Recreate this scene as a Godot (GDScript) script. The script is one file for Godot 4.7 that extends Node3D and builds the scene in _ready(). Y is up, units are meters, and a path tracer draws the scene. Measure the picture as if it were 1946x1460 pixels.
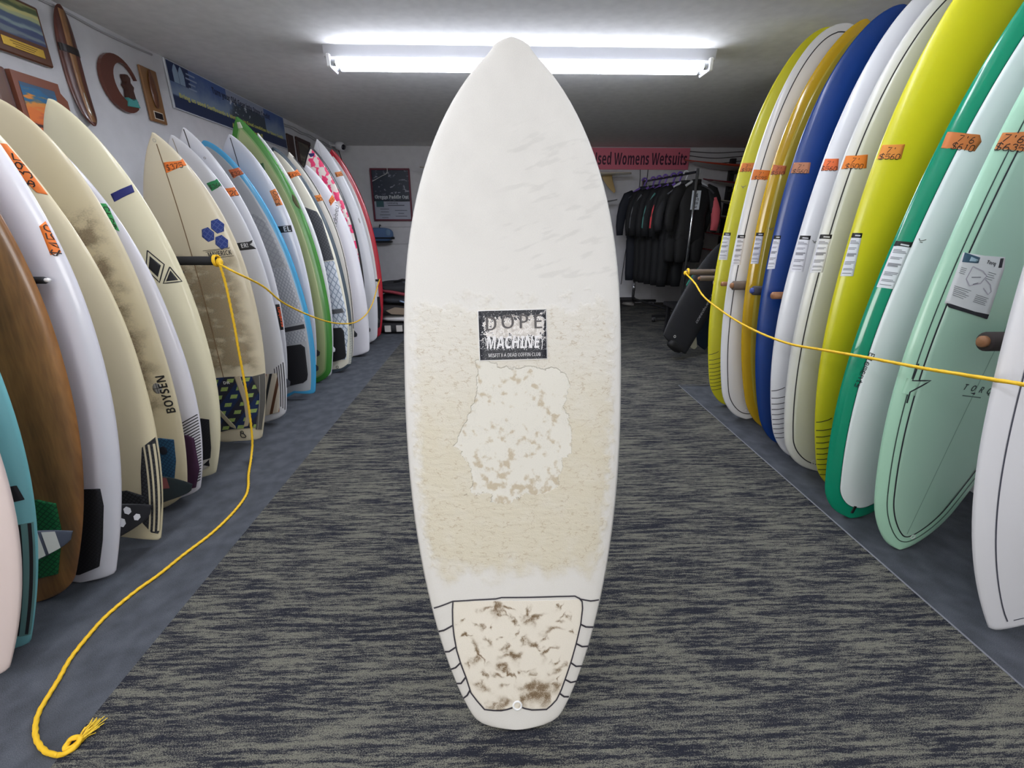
extends Node3D
# A surf shop: a used board stands in the aisle between two racks of upright boards.

const CEIL := 2.25
# x, y, z of the tail, roll, lean, yaw (degrees), length, width, wide point, nose a b, tail c d, tail ratio, end rounding
const FIT := {
	"L0": [-1.442, 0.004, -0.93, 1.649, 3.5, 0.5, 1.666, 0.51, 0.45, 2.1, 0.9, 2.402, 1.059, 0.344, 0.022],
	"L1": [-1.48, 0.004, -1.02, 1.273, 3.5, 0.5, 1.69, 0.509, 0.463, 2.079, 0.902, 2.056, 1.031, 0.387, 0.017],
	"L2": [-1.535, 0.004, -1.21, -0.825, 3.5, 0.5, 1.725, 0.514, 0.466, 2.146, 0.915, 2.175, 1.056, 0.402, 0.054],
	"L3": [-1.462, 0.004, -1.295, 1.114, 3.5, 0.5, 1.737, 0.502, 0.483, 2.114, 0.901, 2.107, 1.076, 0.435, 0.018],
	"L4": [-1.477, 0.006, -1.475, 3.525, 3.5, 0.5, 1.612, 0.511, 0.445, 2.013, 0.929, 2.341, 0.97, 0.609, 0.01],
	"L5": [-1.525, 0.005, -1.695, 5.36, 3.5, 0.5, 1.578, 0.51, 0.476, 2.75, 0.501, 2.583, 0.883, 0.61, 0.064],
	"L6": [-1.469, 0.008, -1.79, 9.16, 3.5, 0.5, 1.62, 0.499, 0.467, 2.492, 0.874, 2.445, 0.994, 0.433, 0.022],
	"L7": [-1.514, 0.007, -1.96, 5.398, 3.5, 0.5, 1.622, 0.497, 0.433, 2.055, 0.684, 2.445, 0.994, 0.486, 0.014],
	"L8": [-1.48, 0.005, -2.345, 3.356, 3.5, 0.5, 1.576, 0.48, 0.493, 2.351, 0.809, 2.173, 1.009, 0.501, 0.021],
	"L9": [-1.5, 0.006, -2.62, 5.866, 3.5, 0.5, 1.616, 0.502, 0.477, 2.326, 0.763, 2.266, 0.954, 0.628, 0.039],
	"L10": [-1.537, 0.005, -2.73, 4.422, 3.5, 0.5, 1.668, 0.507, 0.476, 2.129, 0.792, 2.194, 1.001, 0.549, 0.035],
	"L11": [-1.442, 0.012, -3.03, 10.333, 3.5, 0.5, 1.675, 0.51, 0.467, 2.211, 0.631, 2.29, 0.98, 0.502, 0.019],
	"L12": [-1.525, 0.005, -3.2, 5.08, 3.5, 0.5, 1.718, 0.509, 0.48, 2.35, 0.731, 2.223, 0.999, 0.544, 0.035],
	"L13": [-1.45, 0.006, -3.385, 7.967, 3.5, 0.5, 1.866, 0.514, 0.465, 2.238, 0.776, 2.327, 1.011, 0.455, 0.046],
	"L14": [-1.505, 0.006, -3.475, 4.066, 3.5, 0.5, 1.771, 0.502, 0.46, 1.921, 0.88, 2.203, 0.994, 0.588, 0.017],
	"L15": [-1.388, 0.006, -3.645, 7.577, 3.5, 0.5, 1.72, 0.51, 0.458, 2.138, 0.67, 2.321, 0.976, 0.534, 0.039],
	"L16": [-1.469, 0.005, -3.9, 4.765, 3.5, 0.5, 1.716, 0.505, 0.47, 2.165, 0.879, 2.257, 0.97, 0.6, 0.035],
	"L17": [-1.404, 0.008, -4.13, 6.112, 3.5, 0.5, 1.652, 0.501, 0.469, 2.193, 0.753, 2.253, 0.953, 0.718, 0.027],
	"L18": [-1.498, 0.005, -4.4, 4.053, 3.5, 0.5, 1.832, 0.506, 0.472, 2.16, 0.774, 2.2, 1, 0.551, 0.035],
	"L19": [-1.418, 0.006, -4.61, 6.536, 3.5, 0.5, 1.93, 0.511, 0.468, 2.14, 0.795, 2.216, 0.998, 0.555, 0.034],
	"L20": [-1.42, 0.005, -4.81, 4.929, 3.5, 0.5, 1.87, 0.506, 0.456, 2.081, 0.739, 2.301, 0.995, 0.509, 0.029],
	"R1": [1.59, 0.004, -2.82, -5.366, 3, -0.5, 2.189, 0.571, 0.518, 2.686, 0.544, 2.406, 0.978, 0.421, 0.076],
	"R2": [1.585, 0.004, -2.6, -4.408, 3, -0.5, 2.123, 0.572, 0.527, 2.834, 0.429, 2.483, 0.94, 0.449, 0.082],
	"R3": [1.649, 0.004, -2.455, -2.313, 3, -0.5, 2.084, 0.569, 0.516, 2.562, 0.618, 2.439, 0.995, 0.369, 0.086],
	"R4": [1.602, 0.004, -2.245, -3.654, 3, -0.5, 2.061, 0.574, 0.531, 2.852, 0.546, 2.419, 1.01, 0.339, 0.082],
	"R5": [1.583, 0.004, -2.095, -6.268, 3, -0.5, 2.092, 0.568, 0.502, 2.723, 0.419, 2.538, 1.02, 0.342, 0.076],
	"R6": [1.608, 0.004, -1.95, -4.73, 3, -0.5, 2.058, 0.572, 0.499, 2.722, 0.499, 2.596, 0.901, 0.524, 0.078],
	"R7": [1.61, 0.004, -1.77, -4.833, 3, -0.5, 2.188, 0.569, 0.5, 2.468, 0.601, 2.499, 0.982, 0.393, 0.055],
	"R8": [1.481, 0.006, -1.565, -11.95, 3, -0.5, 2.222, 0.565, 0.498, 2.525, 0.53, 2.467, 1.009, 0.392, 0.053],
	"R9": [1.526, 0.005, -1.37, -10.084, 3, -0.5, 2.239, 0.559, 0.502, 2.571, 0.527, 2.548, 1.032, 0.351, 0.085],
	"R10": [1.636, 0.006, -0.99, 4.164, 3, -0.5, 2.1, 0.576, 0.401, 2.36, 0.607, 2.75, 0.98, 0.474, 0.012],
	"H": [0.037, 0.004, -0.756, 0, 19.366, 0, 1.634, 0.545, 0.538, 2.67, 0.702, 2.221, 0.748, 0.305, 0.023],
}

class Hull:
	var L := 1.7
	var W := 0.5
	var tw := 0.47
	var a := 2.1
	var b := 0.9
	var c := 2.2
	var d := 1.0
	var tr := 0.5
	var e := 0.03
	var T := 0.058
	var rt := 0.03
	var rn := 0.1
	var sw := 0.0
	var er := 2.0
	var nr := 0.0
	var node: Node3D

	func hw(t: float) -> float:
		if t > tw:
			var u: float = (t - tw) / (1.0 - tw)
			if nr > 0.0 and t > 1.0 - nr:
				var v: float = (t - 1.0 + nr) / nr
				return W * 0.5 * pow(1.0 - pow((1.0 - nr - tw) / (1.0 - tw), a), b) * sqrt(maxf(0.0, 1.0 - v * v))
			return W * 0.5 * pow(clampf(1.0 - pow(u, a), 0.0, 1.0), b)
		var u2: float = (tw - t) / tw
		var k: float = tr + (1.0 - tr) * pow(clampf(1.0 - pow(u2, c), 0.0, 1.0), d)
		var q: float = clampf(1.0 - t / e, 0.0, 1.0)
		return W * 0.5 * k * pow(maxf(0.0, 1.0 - pow(q, er)), 1.0 / er)

	func rock(t: float) -> float:
		if t > 0.42:
			return rn * pow(clampf((t - 0.42) / 0.58, 0, 1), 2.2) - rt
		return rt * pow(clampf((0.42 - t) / 0.42, 0, 1), 2.0) - rt

	func foil(t: float) -> float:
		return T * maxf(0.28, 1.0 - 0.72 * pow(minf(1.0, absf(2.0 * t - 0.95)), 2.4))

	func notch(s: float, w: float) -> float:
		if sw <= 0.0 or s > 0.2:
			return 0.0
		return sw * maxf(0.0, 1.0 - absf(w) / (W * 0.5 * tr)) * pow(1.0 - s / 0.2, 2.0)

	func top(s: float, w: float) -> Vector3:
		var t: float = clampf(s / L, 0.0, 1.0)
		var q: float = minf(1.0, absf(w) / maxf(hw(t), 0.0001))
		return Vector3(w, s + notch(s, w), rock(t) + foil(t) * 0.58 * pow(maxf(0.0, 1.0 - pow(q, 2.8)), 0.55))

	func under(s: float, w: float) -> Vector3:
		var t: float = clampf(s / L, 0.0, 1.0)
		var q: float = minf(1.0, absf(w) / maxf(hw(t), 0.0001))
		return Vector3(w, s + notch(s, w), rock(t) - foil(t) * 0.42 * pow(maxf(0.0, 1.0 - pow(q, 5.0)), 0.6))

	func at(s: float, w: float, h: float) -> Vector3:
		var m: float = hw(clampf(s / L, 0.0, 1.0)) * 0.985
		w = clampf(w, -m, m)
		var p: Vector3 = top(s, w)
		var du: Vector3 = top(s, w + 0.001) - top(s, w - 0.001)
		var dv: Vector3 = top(s + 0.002, w) - top(s - 0.002, w)
		var n: Vector3 = du.cross(dv).normalized()
		if n.z < 0.05:
			n = Vector3(signf(w), 0, 0.05).normalized()
		return p + n * h

var mats := {}
var names := {}
var tex := {}

# ---------- naming and tagging ----------
func numbered(n: String) -> String:
	if not names.has(n):
		names[n] = 0
		return n
	names[n] += 1
	return "%s_%03d" % [n, names[n]]

func thing(called: String, label: String, category: String, at := Vector3.ZERO, group := "") -> Node3D:
	var o := Node3D.new()
	o.name = numbered(called)
	add_child(o)
	o.position = at
	tag(o, label, category, group)
	return o

func tag(o: Node, label: String, category: String, group := "") -> void:
	o.set_meta("label", label)
	o.set_meta("category", category)
	if group != "":
		o.set_meta("group", group)

func part(called: String, mesh: Mesh, m: Material, parent: Node, label := "") -> MeshInstance3D:
	var o := MeshInstance3D.new()
	o.name = called if parent != self else numbered(called)
	o.mesh = mesh
	o.material_override = m
	o.cast_shadow = GeometryInstance3D.SHADOW_CASTING_SETTING_ON
	parent.add_child(o, true)
	if label != "":
		o.set_meta("label", label)
	if called == "small_print":
		o.set_meta("kind", "stuff")
	return o

func struct(called: String, mesh: Mesh, m: Material, at := Vector3.ZERO) -> MeshInstance3D:
	var o := part(called, mesh, m, self)
	o.position = at
	o.set_meta("kind", "structure")
	return o

# ---------- materials ----------
func mat(c: Color, rough := 0.5, coat := 0.0, metal := 0.0) -> StandardMaterial3D:
	var k := "%s %.2f %.2f %.2f" % [c.to_html(), rough, coat, metal]
	if mats.has(k):
		return mats[k]
	var m := StandardMaterial3D.new()
	m.albedo_color = c
	m.roughness = rough
	m.metallic = metal
	if coat > 0.0:
		m.clearcoat_enabled = true
		m.clearcoat = coat
		m.clearcoat_roughness = 0.12
	mats[k] = m
	return m

func c8(r: int, g: int, b: int) -> Color:
	return Color(r / 255.0, g / 255.0, b / 255.0)

func fnl(freq: float, seed_n: int, oct := 3, kind := FastNoiseLite.TYPE_SIMPLEX_SMOOTH) -> FastNoiseLite:
	var n := FastNoiseLite.new()
	n.noise_type = kind
	n.seed = seed_n
	n.frequency = freq
	n.fractal_octaves = oct
	return n

# a grey noise picture of w x h, made small at (w0, h0) and stretched
func noise_bytes(w: int, h: int, w0: int, h0: int, freq: float, seed_n: int, oct := 3) -> PackedByteArray:
	var im := fnl(freq, seed_n, oct).get_seamless_image(w0, h0)
	im.convert(Image.FORMAT_L8)
	if w != w0 or h != h0:
		im.resize(w, h, Image.INTERPOLATE_CUBIC)
	return im.get_data()

func texmat(key: String, im: Image, rough := 0.6, coat := 0.0, alpha := false) -> StandardMaterial3D:
	im.generate_mipmaps()
	var m := StandardMaterial3D.new()
	m.albedo_texture = ImageTexture.create_from_image(im)
	m.roughness = rough
	if coat > 0.0:
		m.clearcoat_enabled = true
		m.clearcoat = coat
		m.clearcoat_roughness = 0.12
	if alpha:
		m.transparency = BaseMaterial3D.TRANSPARENCY_ALPHA
	mats[key] = m
	return m

# ---------- mesh helpers ----------
func grid_into(st: SurfaceTool, base: int, rows: Array, uvs: Array, closed := false) -> int:
	var n: int = rows[0].size()
	for i in rows.size():
		for j in n:
			st.set_uv(uvs[i][j] if uvs.size() else Vector2(float(j) / n, float(i) / rows.size()))
			st.add_vertex(rows[i][j])
	var cols := n if closed else n - 1
	for i in rows.size() - 1:
		for j in cols:
			var j2 := (j + 1) % n
			var p := base + i * n + j
			var q := base + i * n + j2
			var r := base + (i + 1) * n + j2
			var s := base + (i + 1) * n + j
			for k in [p, s, r, p, r, q]:
				st.add_index(k)
	return base + rows.size() * n

func done(st: SurfaceTool) -> ArrayMesh:
	st.generate_normals()
	return st.commit()

func new_st() -> SurfaceTool:
	var st := SurfaceTool.new()
	st.begin(Mesh.PRIMITIVE_TRIANGLES)
	return st

func grid(rows: Array, uvs := [], closed := false) -> ArrayMesh:
	var st := new_st()
	grid_into(st, 0, rows, uvs, closed)
	return done(st)

# flat faces: polygons given counter-clockwise seen from outside
func face(st: SurfaceTool, pts: Array) -> void:
	for i in range(1, pts.size() - 1):
		for k in [0, i + 1, i]:
			st.set_smooth_group(-1)
			st.add_vertex(pts[k])

# box with chamfered edges, centred
func box_into(st: SurfaceTool, at: Vector3, size: Vector3, ch := 0.003) -> void:
	var h := size * 0.5
	ch = minf(ch, minf(h.x, minf(h.y, h.z)) * 0.9)
	var V := func(sx: int, sy: int, sz: int, ax: int) -> Vector3:
		var p := Vector3(sx * h.x, sy * h.y, sz * h.z)
		if ax != 0: p.x -= sx * ch
		if ax != 1: p.y -= sy * ch
		if ax != 2: p.z -= sz * ch
		return p + at
	var F := func(l: Array) -> void:
		var c := Vector3.ZERO
		for p in l:
			c += p
		c = c / l.size() - at
		var n: Vector3 = (l[1] - l[0]).cross(l[2] - l[0])
		if n.dot(c) < 0:
			l.reverse()
		face(st, l)
	for s in [-1, 1]:
		F.call([V.call(s, -1, -1, 0), V.call(s, 1, -1, 0), V.call(s, 1, 1, 0), V.call(s, -1, 1, 0)])
		F.call([V.call(-1, s, -1, 1), V.call(1, s, -1, 1), V.call(1, s, 1, 1), V.call(-1, s, 1, 1)])
		F.call([V.call(-1, -1, s, 2), V.call(1, -1, s, 2), V.call(1, 1, s, 2), V.call(-1, 1, s, 2)])
		for r in [-1, 1]:
			F.call([V.call(s, r, -1, 0), V.call(s, r, 1, 0), V.call(s, r, 1, 1), V.call(s, r, -1, 1)])
			F.call([V.call(s, -1, r, 0), V.call(s, 1, r, 0), V.call(s, 1, r, 2), V.call(s, -1, r, 2)])
			F.call([V.call(-1, s, r, 1), V.call(1, s, r, 1), V.call(1, s, r, 2), V.call(-1, s, r, 2)])
			for q in [-1, 1]:
				F.call([V.call(s, r, q, 0), V.call(s, r, q, 1), V.call(s, r, q, 2)])

func box(size: Vector3, ch := 0.003, at := Vector3.ZERO) -> ArrayMesh:
	var st := new_st()
	box_into(st, at, size, ch)
	return done(st)

# round tube along a path, capped; twist > 0 gives a laid rope of three strands
func tube_into(st: SurfaceTool, base: int, path: Array, r: float, n := 10, twist := 0.0, taper := 1.0) -> int:
	var rows := []
	var up := Vector3.UP
	var len := 0.0
	for i in path.size():
		var d: Vector3 = (path[mini(i + 1, path.size() - 1)] - path[maxi(i - 1, 0)]).normalized()
		if absf(d.dot(up)) > 0.97:
			up = Vector3.RIGHT if absf(d.x) < 0.9 else Vector3.BACK
		var s: Vector3 = d.cross(up).normalized()
		var v: Vector3 = s.cross(d).normalized()
		up = v
		if i > 0:
			len += path[i].distance_to(path[i - 1])
		var k: float = lerpf(1.0, taper, float(i) / maxf(1.0, path.size() - 1))
		var row := PackedVector3Array()
		for j in n:
			var f: float = TAU * j / n
			var rr: float = r * k * (1.0 + (0.17 * cos(3.0 * f + twist * len) if twist > 0.0 else 0.0))
			row.append(path[i] + s * cos(f) * rr + v * sin(f) * rr)
		rows.append(row)
	var a := PackedVector3Array()
	var b := PackedVector3Array()
	for j in n:
		a.append(path[0])
		b.append(path[-1])
	rows.push_front(a)
	rows.append(b)
	# rows run along the path with points counter-clockwise about it: reverse each for outward faces
	for i in rows.size():
		var rev: PackedVector3Array = rows[i].duplicate()
		rev.reverse()
		rows[i] = rev
	return grid_into(st, base, rows, [], true)

func tube(path: Array, r: float, n := 10, twist := 0.0, taper := 1.0) -> ArrayMesh:
	var st := new_st()
	tube_into(st, 0, path, r, n, twist, taper)
	return done(st)

# smooth path through points
func smooth(pts: Array, step := 0.02) -> Array:
	var c := Curve3D.new()
	for i in pts.size():
		var t: Vector3 = (pts[mini(i + 1, pts.size() - 1)] - pts[maxi(i - 1, 0)]) / 6.0
		c.add_point(pts[i], -t, t)
	c.bake_interval = step
	return Array(c.get_baked_points())

# profile of (radius, height) turned about an axis from a point
func lathe(prof: Array, n := 20, at := Vector3.ZERO, axis := Vector3.UP) -> ArrayMesh:
	var s := axis.cross(Vector3.FORWARD if absf(axis.z) < 0.9 else Vector3.UP).normalized()
	var v := axis.cross(s).normalized()
	var rows := []
	for p in prof:
		var row := PackedVector3Array()
		for j in n:
			var f: float = TAU * j / n
			row.append(at + axis * p.y + (s * cos(f) + v * sin(f)) * p.x)
		rows.append(row)
	return grid(rows, [], true)

# swept oval: path in the xy plane, half width rx across it and half depth rz; closed ends
func oval_into(st: SurfaceTool, base: int, path: Array, rx: Array, rz: Array, n := 16, expo := 0.8) -> int:
	var rows := []
	for i in path.size():
		var d: Vector3 = (path[mini(i + 1, path.size() - 1)] - path[maxi(i - 1, 0)]).normalized()
		var s := d.cross(Vector3.BACK).normalized()
		var row := PackedVector3Array()
		for j in n:
			var f: float = TAU * j / n
			row.append(path[i] + s * (signf(cos(f)) * pow(absf(cos(f)), expo) * rx[i]) + Vector3.BACK * (signf(sin(f)) * pow(absf(sin(f)), expo) * rz[i]))
		rows.append(row)
	var a := PackedVector3Array()
	var b := PackedVector3Array()
	for j in n:
		a.append(path[0])
		b.append(path[-1])
	rows.push_front(a)
	rows.append(b)
	return grid_into(st, base, rows, [], true)

func P(txt: String) -> PackedVector2Array:
	var o := PackedVector2Array()
	for w in txt.split(" ", false):
		var q := w.split(",")
		o.append(Vector2(float(q[0]), float(q[1])))
	return o

# ---------- flat lettering ----------
func letters(txt: String, size: float, bold := true, serif := false, depth := 0.0008) -> TextMesh:
	var t := TextMesh.new()
	var f := SystemFont.new()
	f.font_names = PackedStringArray(["Droid Serif" if serif else "Droid Sans"])
	f.font_weight = 700 if bold else 400
	t.font = f
	t.font_size = 48
	t.pixel_size = size / 34.0     # size is about the height of a capital
	t.depth = depth
	t.curve_step = 1.0
	t.text = txt
	return t

# ---------- boards ----------
func make_board(key: String, label: String, col: Color, opt := {}) -> Hull:
	var f: Array = FIT[key] if opt.get("fit") == null else opt["fit"]
	var h := Hull.new()
	h.L = f[6]; h.W = f[7]; h.tw = f[8]; h.a = f[9]; h.b = f[10]; h.c = f[11]; h.d = f[12]; h.tr = f[13]; h.e = f[14]
	h.T = opt.get("T", 0.058)
	h.sw = opt.get("sw", 0.0)
	h.er = opt.get("er", 2.0)
	h.nr = opt.get("nr", 0.004)
	h.rn = opt.get("rn", 0.1)
	var o := thing(opt.get("name", "surfboard"), label, "surfboard", Vector3(f[0], f[1], f[2]), opt.get("group", ""))
	o.rotation_degrees = Vector3(-f[4], f[5], f[3])
	h.node = o
	var m: Material = opt.get("mat", null)
	if m == null:
		m = mat(col, opt.get("rough", 0.32), opt.get("coat", 0.35))
	var body := part("hull", hull_mesh(h), m, o)
	var low := 0.0
	var bas := Basis.from_euler(o.rotation, EULER_ORDER_YXZ)
	if opt.get("fit") == null:
		for v in body.mesh.surface_get_arrays(0)[Mesh.ARRAY_VERTEX]:
			low = minf(low, (bas * v).y)
		o.position.y = -low + opt.get("floor", 0.0)
	return h

func hull_mesh(h: Hull) -> ArrayMesh:
	var rows := []
	var uvs := []
	var N := 56
	var K := 15
	for i in N + 1:
		var t: float = (1.0 - cos(PI * i / N)) * 0.5
		t = clampf(t, 0.0002, 0.9998)
		var w0: float = h.hw(t)
		var row := PackedVector3Array()
		var uv := PackedVector2Array()
		for k in K:
			var q: float = -cos(PI * k / (K - 1))
			row.append(h.top(t * h.L, q * w0))
			uv.append(Vector2(q * w0 / h.W + 0.5, 1.0 - t))
		for k in range(1, K - 1):
			var q: float = cos(PI * k / (K - 1))
			row.append(h.under(t * h.L, q * w0))
			uv.append(Vector2(0.5 + q * w0 / h.W, 0.02))
		rows.append(row)
		uvs.append(uv)
	return grid(rows, uvs, true)

# a patch that lies on the deck: polygon of (s, w), raised by thick
func patch_mesh(h: Hull, poly: PackedVector2Array, thick: float, norm_uv := false) -> ArrayMesh:
	var smin := 1e9
	var smax := -1e9
	var wmin := 1e9
	var wmax := -1e9
	var ss := []
	for p in poly:
		smin = minf(smin, p.x); smax = maxf(smax, p.x)
		wmin = minf(wmin, p.y); wmax = maxf(wmax, p.y)
	for p in poly:
		for e in [-0.0004, 0.0004]:
			if p.x + e > smin and p.x + e < smax:
				ss.append(p.x + e)
	var steps := int(ceil((smax - smin) / 0.02)) + 1
	for i in steps + 1:
		ss.append(lerpf(smin + 0.0002, smax - 0.0002, float(i) / steps))
	ss.sort()
	var rows := []
	var uvs := []
	var cols := clampi(int(ceil((wmax - wmin) / 0.018)) + 1, 3, 24)
	for s in ss:
		var lo := 1e9
		var hi := -1e9
		for i in poly.size():
			var a: Vector2 = poly[i]
			var b: Vector2 = poly[(i + 1) % poly.size()]
			if (a.x - s) * (b.x - s) <= 0.0 and a.x != b.x:
				var w: float = lerpf(a.y, b.y, (s - a.x) / (b.x - a.x))
				lo = minf(lo, w)
				hi = maxf(hi, w)
		if hi < lo:
			continue
		var row := PackedVector3Array()
		var uv := PackedVector2Array()
		row.append(h.at(s, lo, -0.0005))
		uv.append(Vector2.ZERO)
		for j in cols + 1:
			var w: float = lerpf(lo, hi, float(j) / cols)
			row.append(h.at(s, w, thick))
			uv.append(Vector2.ZERO)
		row.append(h.at(s, hi, -0.0005))
		uv.append(Vector2.ZERO)
		for j in uv.size():
			var w: float = lerpf(lo, hi, clampf(float(j - 1) / cols, 0, 1))
			uv[j] = Vector2((w - wmin) / (wmax - wmin), 1.0 - (s - smin) / (smax - smin)) if norm_uv else Vector2(w, -s)
		rows.append(row)
		uvs.append(uv)
	if thick > 0.0012:
		for e in [0, rows.size() - 1]:
			var flat := PackedVector3Array()
			for j in rows[e].size():
				var p: Vector3 = rows[e][j]
				flat.append(p - Vector3(0, 0, thick if j > 0 and j < rows[e].size() - 1 else 0.0))
			if e == 0:
				rows.push_front(flat); uvs.push_front(uvs[0])
			else:
				rows.append(flat); uvs.append(uvs[-1])
	return grid(rows, uvs)

func patch(h: Hull, called: String, poly: String, m: Material, thick := 0.0008, label := "", norm_uv := false, parent: Node = null) -> MeshInstance3D:
	return part(called, patch_mesh(h, P(poly), thick, norm_uv), m, h.node if parent == null else parent, label)

# the deck inset by margin m, as a polygon of (s, w)
func inset(h: Hull, m: float, s0 := 0.0, s1 := 9.0) -> PackedVector2Array:
	var o := PackedVector2Array()
	for side in [1.0, -1.0]:
		for i in 161:
			var t: float = (1.0 - cos(PI * i / 160)) * 0.5
			if side < 0:
				t = 1.0 - t
			o.append(Vector2(t * h.L, side * h.hw(t)))
	var r := Geometry2D.offset_polygon(o, -m, Geometry2D.JOIN_ROUND)
	var q: PackedVector2Array = r[0]
	if s0 > m or s1 < h.L:
		q = Geometry2D.intersect_polygons(q, PackedVector2Array([Vector2(s0, -1), Vector2(minf(s1, h.L + 1), -1), Vector2(minf(s1, h.L + 1), 1), Vector2(s0, 1)]))[0]
	return q

func inlay(h: Hull, called: String, m: float, mt: Material, thick := 0.0007, s0 := 0.0, s1 := 9.0, label := "", norm_uv := false) -> MeshInstance3D:
	return part(called, patch_mesh(h, inset(h, m, s0, s1), thick, norm_uv), mt, h.node, label)

func stroke_into(h: Hull, st: SurfaceTool, base: int, pts: Array, width: float, lift: float, closed := false) -> int:
	var res := []
	var n: int = pts.size()
	for i in (n if closed else n - 1):
		var a: Vector2 = pts[i]
		var b: Vector2 = pts[(i + 1) % n]
		var k: int = maxi(1, int(ceil(a.distance_to(b) / 0.02)))
		for j in k:
			res.append(a.lerp(b, float(j) / k))
	if closed:
		res.append(pts[0])
	else:
		res.append(pts[-1])
	var rows := []
	for i in res.size():
		var d: Vector2 = res[mini(i + 1, res.size() - 1)] - res[maxi(i - 1, 0)]
		d = d.normalized()
		var p := Vector2(-d.y, d.x) * width * 0.5
		var row := PackedVector3Array()
		# from one side to the other, so that the face looks away from the deck
		var l: Vector2 = res[i] - p
		var r: Vector2 = res[i] + p
		row.append(h.at(l.x, l.y, lift))
		row.append(h.at(r.x, r.y, lift))
		rows.append(row)
	return grid_into(st, base, rows, [], false)

func stroke(h: Hull, called: String, list: Array, width: float, m: Material, lift := 0.0012, closed := false, parent: Node = null) -> MeshInstance3D:
	var st := new_st()
	var b := 0
	for pts in list:
		b = stroke_into(h, st, b, Array(pts), width, lift, closed)
	return part(called, done(st), m, h.node if parent == null else parent)

# print on the deck from a font
func text(h: Hull, called: String, txt: String, s: float, w: float, size: float, ang: float, m: Material, lift := 0.0014, bold := true, parent: Node = null, shear := 0.0, sx := 1.0) -> MeshInstance3D:
	var arr: Array = letters(txt, size, bold, false, 0.0).surface_get_arrays(0)
	var v: PackedVector3Array = arr[Mesh.ARRAY_VERTEX]
	var ix: PackedInt32Array = arr[Mesh.ARRAY_INDEX]
	var st := new_st()
	var ca := cos(deg_to_rad(ang))
	var sa := sin(deg_to_rad(ang))
	for p in v:
		var x: float = (p.x + p.y * shear) * sx
		st.set_uv(Vector2.ZERO)
		st.add_vertex(h.at(s + x * sa + p.y * ca, w + x * ca - p.y * sa, lift))
	for i in ix:
		st.add_index(i)
	return part(called, done(st), m, h.node if parent == null else parent)

const GLYPH := {
	"0": "10 01 05 16 36 45 41 30 10", "1": "15 26 20", "2": "05 16 36 45 44 00 40", "3": "05 16 36 45 34 24 43 41 30 10 01",
	"4": "30 36 02 42", "5": "46 06 03 34 43 41 30 10 01", "6": "36 15 02 01 10 30 41 42 33 13 02", "7": "06 46 10",
	"8": "23 05 16 36 45 23 01 10 30 41 23", "9": "44 23 04 05 16 36 45 44 30", "$": "45 36 16 05 04 42 41 30 10 01|27 20", "'": "26 24", "\"": "16 14|36 34",
	"~": "03 15 21 36 42 55 61 74 83", "E": "46 06 00 40|03 33", "l": "26 20 40", "e": "02 42 34 14 03 01 10 40", "m": "00 04 24 20|24 44 40", "n": "00 04 34 40", "t": "26 20 40|04 44", "s": "44 04 03 42 40 00", "M": "00 06 23 46 40", "a": "40 44 04 00 40", "b": "06 00 30 43 33 03", "o": "00 04 44 40 00", "u": "04 00 40 44", "-": "03 43", "x": "00 44|04 40",
}

# handwriting with a marker: one mesh of ribbons
func hand(h: Hull, called: String, txt: String, s: float, w: float, size: float, ang: float, m: Material, pen := 0.003, parent: Node = null) -> void:
	var st := new_st()
	var b := 0
	var ca := cos(deg_to_rad(ang))
	var sa := sin(deg_to_rad(ang))
	var lines := txt.split("/")
	for li in lines.size():
		var line: String = lines[li]
		var u: float = size / 6.0
		var x0: float = -line.length() * 2.8 * u
		var y0: float = (lines.size() * 0.5 - li - 1) * size * 1.25
		for ci in line.length():
			var g: String = GLYPH.get(line[ci], "")
			for poly in g.split("|", false):
				var pts := []
				for q in poly.split(" ", false):
					var gx: float = float(q[0].to_int()) + 0.25 * float(q[1].to_int()) * 0.6
					var x: float = x0 + (ci * 5.6 + gx) * u
					var y: float = y0 + float(q[1].to_int()) * u
					pts.append(Vector2(s + x * sa + y * ca, w + x * ca - y * sa))
				b = stroke_into(h, st, b, pts, pen, 0.0024)
	if b > 0:
		part(called, done(st), m, h.node if parent == null else parent)

func tape(h: Hull, poly: String, col: Color, txt: String, size: float, ang: float, called := "price_tape") -> void:
	var p := P(poly)
	var c := Vector2.ZERO
	for q in p:
		c += q
	c /= p.size()
	var t := part(called, patch_mesh(h, p, 0.0016), mat(col, 0.6), h.node)
	if txt != "":
		hand(h, "lettering", txt, c.x - 0.004, c.y, size, ang, mat(c8(40, 26, 20), 0.6), size * 0.13, t)

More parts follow.
